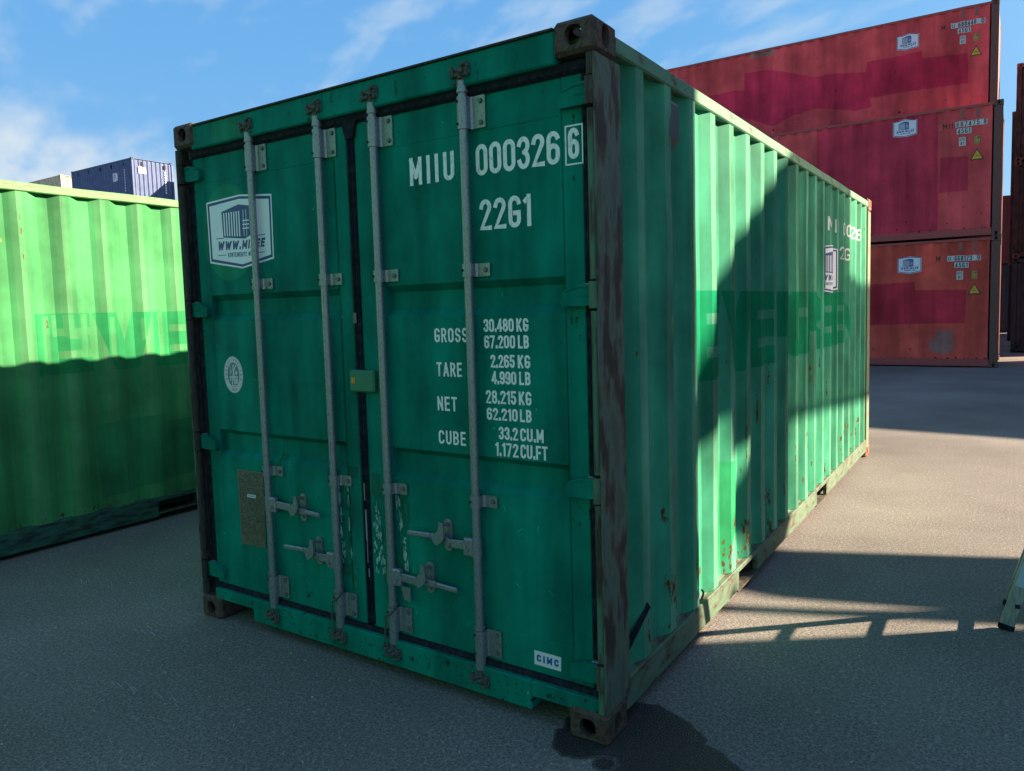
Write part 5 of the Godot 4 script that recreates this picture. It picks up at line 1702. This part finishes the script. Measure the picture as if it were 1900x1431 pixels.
func red_labels(c: Node3D, which: int, num: String, check: String, logo: Material) -> void:
	var off := Vector3(W / 2, 0, 12.192 / 2)
	var ph := 0.034
	var pale := lin(0.60, 0.60, 0.56)
	var ink := lin(0.05, 0.06, 0.06)
	var dy: float = [0.0, 0.02, -0.02][which]
	var lx: float = [9.99, 10.06, 10.19][which]
	var ly: float = [2.46, 2.73, 2.51][which]
	sticker(c, off, "logo_sticker", logo, lx, lx + 0.49, [ly, ly + 0.035, ly], [ly - 0.325, ly - 0.36, ly - 0.325], ph, 0.008)
	var u0: float = [11.18, 11.30, 11.19][which]
	var u1: float = [11.90, 11.90, 11.83][which]
	var rows := [[num, 10 if which == 1 else 66, 6, 232 if which == 1 else 226, 66, 9.0], [check, 270, 6, 296, 66, 9.0]]
	if which != 1:
		rows.append(["U", 8, 14, 34, 60, 7.0])
	sticker(c, off, "number_label", tex_mat(label_texture(rows, 304, 72, pale, ink), 0.5), u0, u1, [2.53 + dy, 2.525 + dy, 2.52 + dy], [2.405 + dy, 2.405 + dy, 2.40 + dy], ph, 0.008)
	sticker(c, off, "size_label", tex_mat(label_texture([["45G1", 10, 6, 130, 66, 9.0]], 140, 72, pale, ink), 0.5), 11.325, 11.605, [2.375 + dy, 2.375 + dy, 2.375 + dy], [2.26 + dy, 2.25 + dy, 2.25 + dy], ph, 0.008)
	sticker(c, off, "white_label", tex_mat(label_texture([["UIC", 12, 10, 84, 52, 8.0], ["81", 22, 66, 74, 116, 9.0]], 96, 128, pale, ink), 0.5), 11.375, 11.50, [2.18 + dy, 2.18 + dy, 2.18 + dy], [1.99 + dy, 1.99 + dy, 1.99 + dy], ph, 0.008)
	sticker(c, off, "yellow_label", tex_mat(label_texture([["2.9M", 12, 14, 84, 56, 7.0], ["9.6", 16, 70, 80, 114, 7.0]], 96, 128, lin(0.55, 0.35, 0.03), ink, 5), 0.5), 11.66, 11.775, [2.18 + dy, 2.18 + dy, 2.18 + dy], [1.995 + dy, 1.995 + dy, 1.995 + dy], ph, 0.008)
	sticker(c, off, "warning_triangle", plain(lin(0.06, 0.03, 0.02), 0.6), 11.595, 11.845, [1.67 + dy, 1.905 + dy, 1.67 + dy], [1.655 + dy, 1.655 + dy, 1.655 + dy], ph, 0.008)
	sticker(c, off, "warning_triangle", M.yellow, 11.625, 11.815, [1.69 + dy, 1.865 + dy, 1.69 + dy], [1.675 + dy, 1.675 + dy, 1.675 + dy], ph, 0.011)
	sticker(c, off, "warning_text", plain(lin(0.06, 0.04, 0.02), 0.6), 11.685, 11.755, [1.745 + dy, 1.75 + dy, 1.745 + dy], [1.735 + dy, 1.735 + dy, 1.735 + dy], ph, 0.014)
	# lashing loops under the top rail
	for u in [11.44, 11.72]:
		var mb := MB.new()
		mb.box(Vector3(-0.030, 2.60, -u - 0.035), Vector3(-0.004, 2.80, -u + 0.035), 0.008)
		var v := part("vent", mb, M.vent_red, c, off)
		var lo := MB.new()
		lo.box(Vector3(-0.032, 2.575, -u - 0.045), Vector3(-0.012, 2.598, -u + 0.045), 0.004)
		part("vent_lip", lo, M.forged, v)

func ladder() -> void:
	var t := thing("stepladder", "aluminium stepladder standing at the right edge on the sunlit ground", "ladder", Vector3(1.2, 0, -2.03))
	var o := Vector3(-1.2, 0, 2.03)
	var lean := 0.27
	var hgt := 1.75
	for s in 2:
		var z0: float = [-1.862, -2.195][s]
		var b: float = [-0.05, 0.05][s]
		var a := Vector3(1.203 if s == 0 else 1.221, 0.02, z0)
		var e := a + Vector3(lean, 1, b) * hgt
		var mb := MB.new()
		mb.bar(a, e, 0.062, 0.025, Vector3.RIGHT, 0.004)
		var r := part("rail", mb, M.alu, t, o)
		var f := MB.new()
		f.bar(a + Vector3(-0.004, -0.02, 0), a + Vector3(lean, 1, b) * 0.012, 0.068, 0.031, Vector3.RIGHT, 0.006)
		part("rubber_foot", f, M.rubber, r)
		if s == 0:
			var st := MB.new()
			var q := a + Vector3(lean, 1, b) * 0.20 + Vector3(0, 0, 0.0135)
			st.bar(q, q + Vector3(lean, 1, b) * 0.12, 0.05, 0.001, Vector3.RIGHT)
			part("warning_label", st, tex_mat(ladder_label(), 0.5), r)
	for k in 6:
		var h := 0.125 + 0.262 * k
		var x := 1.212 + lean * h
		var mb := MB.new()
		mb.box(Vector3(x - 0.0135, h - 0.0135, -2.195 + 0.05 * h), Vector3(x + 0.0135, h + 0.0135, -1.848 - 0.05 * h), 0.002)
		part("rung", mb, M.alu, t, o)
		var ho := MB.new()
		ho.box(Vector3(x - 0.0105, h - 0.0105, -1.8478 - 0.05 * h), Vector3(x + 0.0105, h + 0.0105, -1.8468 - 0.05 * h))
		part("rung_opening", ho, M.black, t, o)  # black plate standing for the dark inside of the hollow rung
	var cap := MB.new()
	cap.box(Vector3(1.62, 1.76, -2.13), Vector3(1.86, 1.79, -1.93), 0.008)
	part("top_step", cap, M.alu, t, o)
	for s in 2:
		var mb := MB.new()
		mb.bar(Vector3(2.26, 0.02, [-1.84, -2.22][s]), Vector3(1.80, 1.76, [-1.95, -2.11][s]), 0.04, 0.022, Vector3.RIGHT, 0.003)
		part("rear_rail", mb, M.alu, t, o)
	for h in [0.5, 1.1]:
		var mb := MB.new()
		var x := lerpf(2.26, 1.80, h / 1.76)
		mb.bar(Vector3(x, h, -1.85), Vector3(x, h, -2.2), 0.02, 0.02, Vector3.UP)
		part("brace", mb, M.alu, t, o)

func ladder_label() -> ImageTexture:
	var im := Image.create(64, 128, false, Image.FORMAT_RGB8)
	im.fill(lin(0.35, 0.45, 0.55))
	var ink := lin(0.05, 0.12, 0.2)
	for r in 4:
		for c in 2:
			im.fill_rect(Rect2i(4 + c * 30, 4 + r * 31, 26, 27), lin(0.5, 0.58, 0.64))
			fill_poly(im, L([8 + c * 30, 27 + r * 31, 18 + c * 30, 8 + r * 31, 22 + c * 30, 10 + r * 31, 14 + c * 30, 28 + r * 31]), ink)
			fill_poly(im, oval(22 + c * 30, 18 + r * 31, 3, 5, 8), ink)
	return ImageTexture.create_from_image(im)

func side_shadow_caster() -> void:
	# an unseen lorry shape beyond the right edge, outlined to shade the green side
	var t := thing("unseen_shadow_caster", "unseen lorry shape beyond the right edge, outlined to shade the green container side", "shadow_caster", Vector3(8.4, 0, -9.2))
	var x0 := 8.0
	var k := x0 / SUN.x
	var P := func(a: Array) -> PackedVector2Array:
		var p := PackedVector2Array()
		for i in range(0, a.size(), 2):
			p.append(Vector2(a[i] + SUN.z * k + 9.2, a[i + 1] + SUN.y * k))
		return p
	var o := Vector3(x0 - 8.4, 0, 0)
	var mb := MB.new()
	mb.prism((P as Callable).call([-1.02, 0.95, -1.06, 1.2, -1.25, 1.42, -1.38, 1.69, -1.62, 1.93, -2.12, 2.19, -2.74, 2.56, -2.74, 0.85, -2.0, 0.92, -1.62, 0.88, -1.57, 1.11]), o, Vector3.BACK, Vector3.UP, Vector3(0.14, 0, 0))
	# behind the solid end narrow slats, spaced to let part of the sun through
	var cage: PackedVector2Array = (P as Callable).call([-2.74, 2.56, -2.83, 2.62, -3.2, 3.2, -4.9, 3.3, -4.93, 1.86, -5.53, 1.77, -7.4, 1.74, -7.4, 0.55, -5.75, 0.63, -4.86, 0.69, -2.9, 0.84, -2.74, 0.85])
	var z1 := -2.74 + SUN.z * k + 9.2
	for i in 58:
		var za := z1 - 0.08 * i - 0.008
		for pc in Geometry2D.intersect_polygons(cage, PackedVector2Array([Vector2(za, 0), Vector2(za, 12), Vector2(za - 0.064, 12), Vector2(za - 0.064, 0)])):
			var sl := MB.new()
			sl.prism(pc, o, Vector3.BACK, Vector3.UP, Vector3(0.006, 0, 0))
			part("shade_slat", sl, M.yellow, t)
	var br := MB.new()
	br.prism((P as Callable).call([-2.70, 0.85, -2.9, 0.84, -4.86, 0.69, -5.75, 0.63, -7.4, 0.55, -7.4, 0.60, -5.75, 0.68, -4.86, 0.74, -2.9, 0.89, -2.70, 0.90]), o + Vector3(0.007, 0, 0), Vector3.BACK, Vector3.UP, Vector3(0.03, 0, 0))
	part("shade_rail", br, M.yellow, t)
	part("shade_body", mb, M.yellow, t)
	var ar := MB.new()
	ar.prism((P as Callable).call([-1.98, 0.915, -1.88, 0.80, -1.66, 0.54, -1.71, 0.48, -1.88, 0.38, -1.91, 0.14, -1.72, 0.0, -1.36, -0.55, -1.2, -1.0, -0.9, -3.95, -1.75, -3.95, -2.05, -1.0, -2.19, -0.76, -2.56, 0.0, -2.80, 0.2, -2.86, 0.62, -2.88, 0.835]), o, Vector3.BACK, Vector3.UP, Vector3(0.14, 0, 0))
	part("shade_arm", ar, M.galv_dark, t)
	var su := MB.new()
	su.prism((P as Callable).call([-1.58, 0.12, -1.50, 0.12, -1.30, -0.30, -1.05, -0.80, -1.20, -0.95, -1.39, -0.30]), o, Vector3.BACK, Vector3.UP, Vector3(0.06, 0, 0))
	part("shade_strut", su, M.galv_dark, t)
	var ch := MB.new()
	ch.box(Vector3(-0.1, 0.62, -4.0), Vector3(0.9, 0.95, 2.6), 0.02)
	part("chassis", ch, M.forged, t)
	for z in [1.8, -2.0, -3.3]:
		for x in [-0.35, 0.95]:
			var w := MB.new()
			w.cyl(Vector3(x, 0.5, z), Vector3(x + 0.28, 0.5, z), 0.5, 0.5, 24)
			part("wheel", w, M.tyre, t)

func litter() -> void:
	# pale specks and scrapes on the asphalt in front of the left container
	var rng := RandomNumberGenerator.new()
	rng.seed = 90
	var mb := MB.new()
	for i in 150:
		var x := rng.randf_range(-4.2, 1.2)
		var z := rng.randf_range(-1.5, 1.3)
		if x > -2.5 and x < 0.1 and z < 0.05:
			continue
		var r := rng.randf_range(0.0015, 0.0045)
		mb.obox(Vector3(x, r * 0.5, z), Basis(Vector3(rng.randf(), rng.randf() + 0.1, rng.randf()).normalized(), rng.randf() * 3), Vector3(r * 2, r * 1.2, r * 1.6), r * 0.3)
	var g := part("gravel", mb, M.chips, self)
	g.set_meta("kind", "stuff")
	g.set_meta("label", "loose pale grit scattered over the asphalt")
	var sc := MB.new()
	for e in [[-3.55, 0.03, 0.20, 0.5], [-2.62, 0.89, 0.14, 0.9], [-2.85, 0.92, 0.12, 0.3], [-2.45, 0.28, 0.10, 0.2], [-1.75, 0.62, 0.10, 0.3], [-2.0, 0.66, 0.08, 0.2]]:
		for i in 10:
			var c := Vector3(e[0] + rng.randf_range(-1, 1) * e[2], 0.0035, e[1] + rng.randf_range(-0.3, 0.3) * e[2])
			var d := Vector3(cos(e[3]), 0, sin(e[3])) * rng.randf_range(0.008, 0.05)
			var n := Vector3(-d.z, 0, d.x).normalized() * rng.randf_range(0.0008, 0.003)
			sc.flip(c - d - n, c + d - n * 0.4, c + d + n * 0.4, c - d + n, Vector3.UP)
	var s := part("paint_scrapes", sc, M.scrape, self)
	s.set_meta("kind", "stuff")
	s.set_meta("label", "thin pale scrape marks on the asphalt left of the doors")
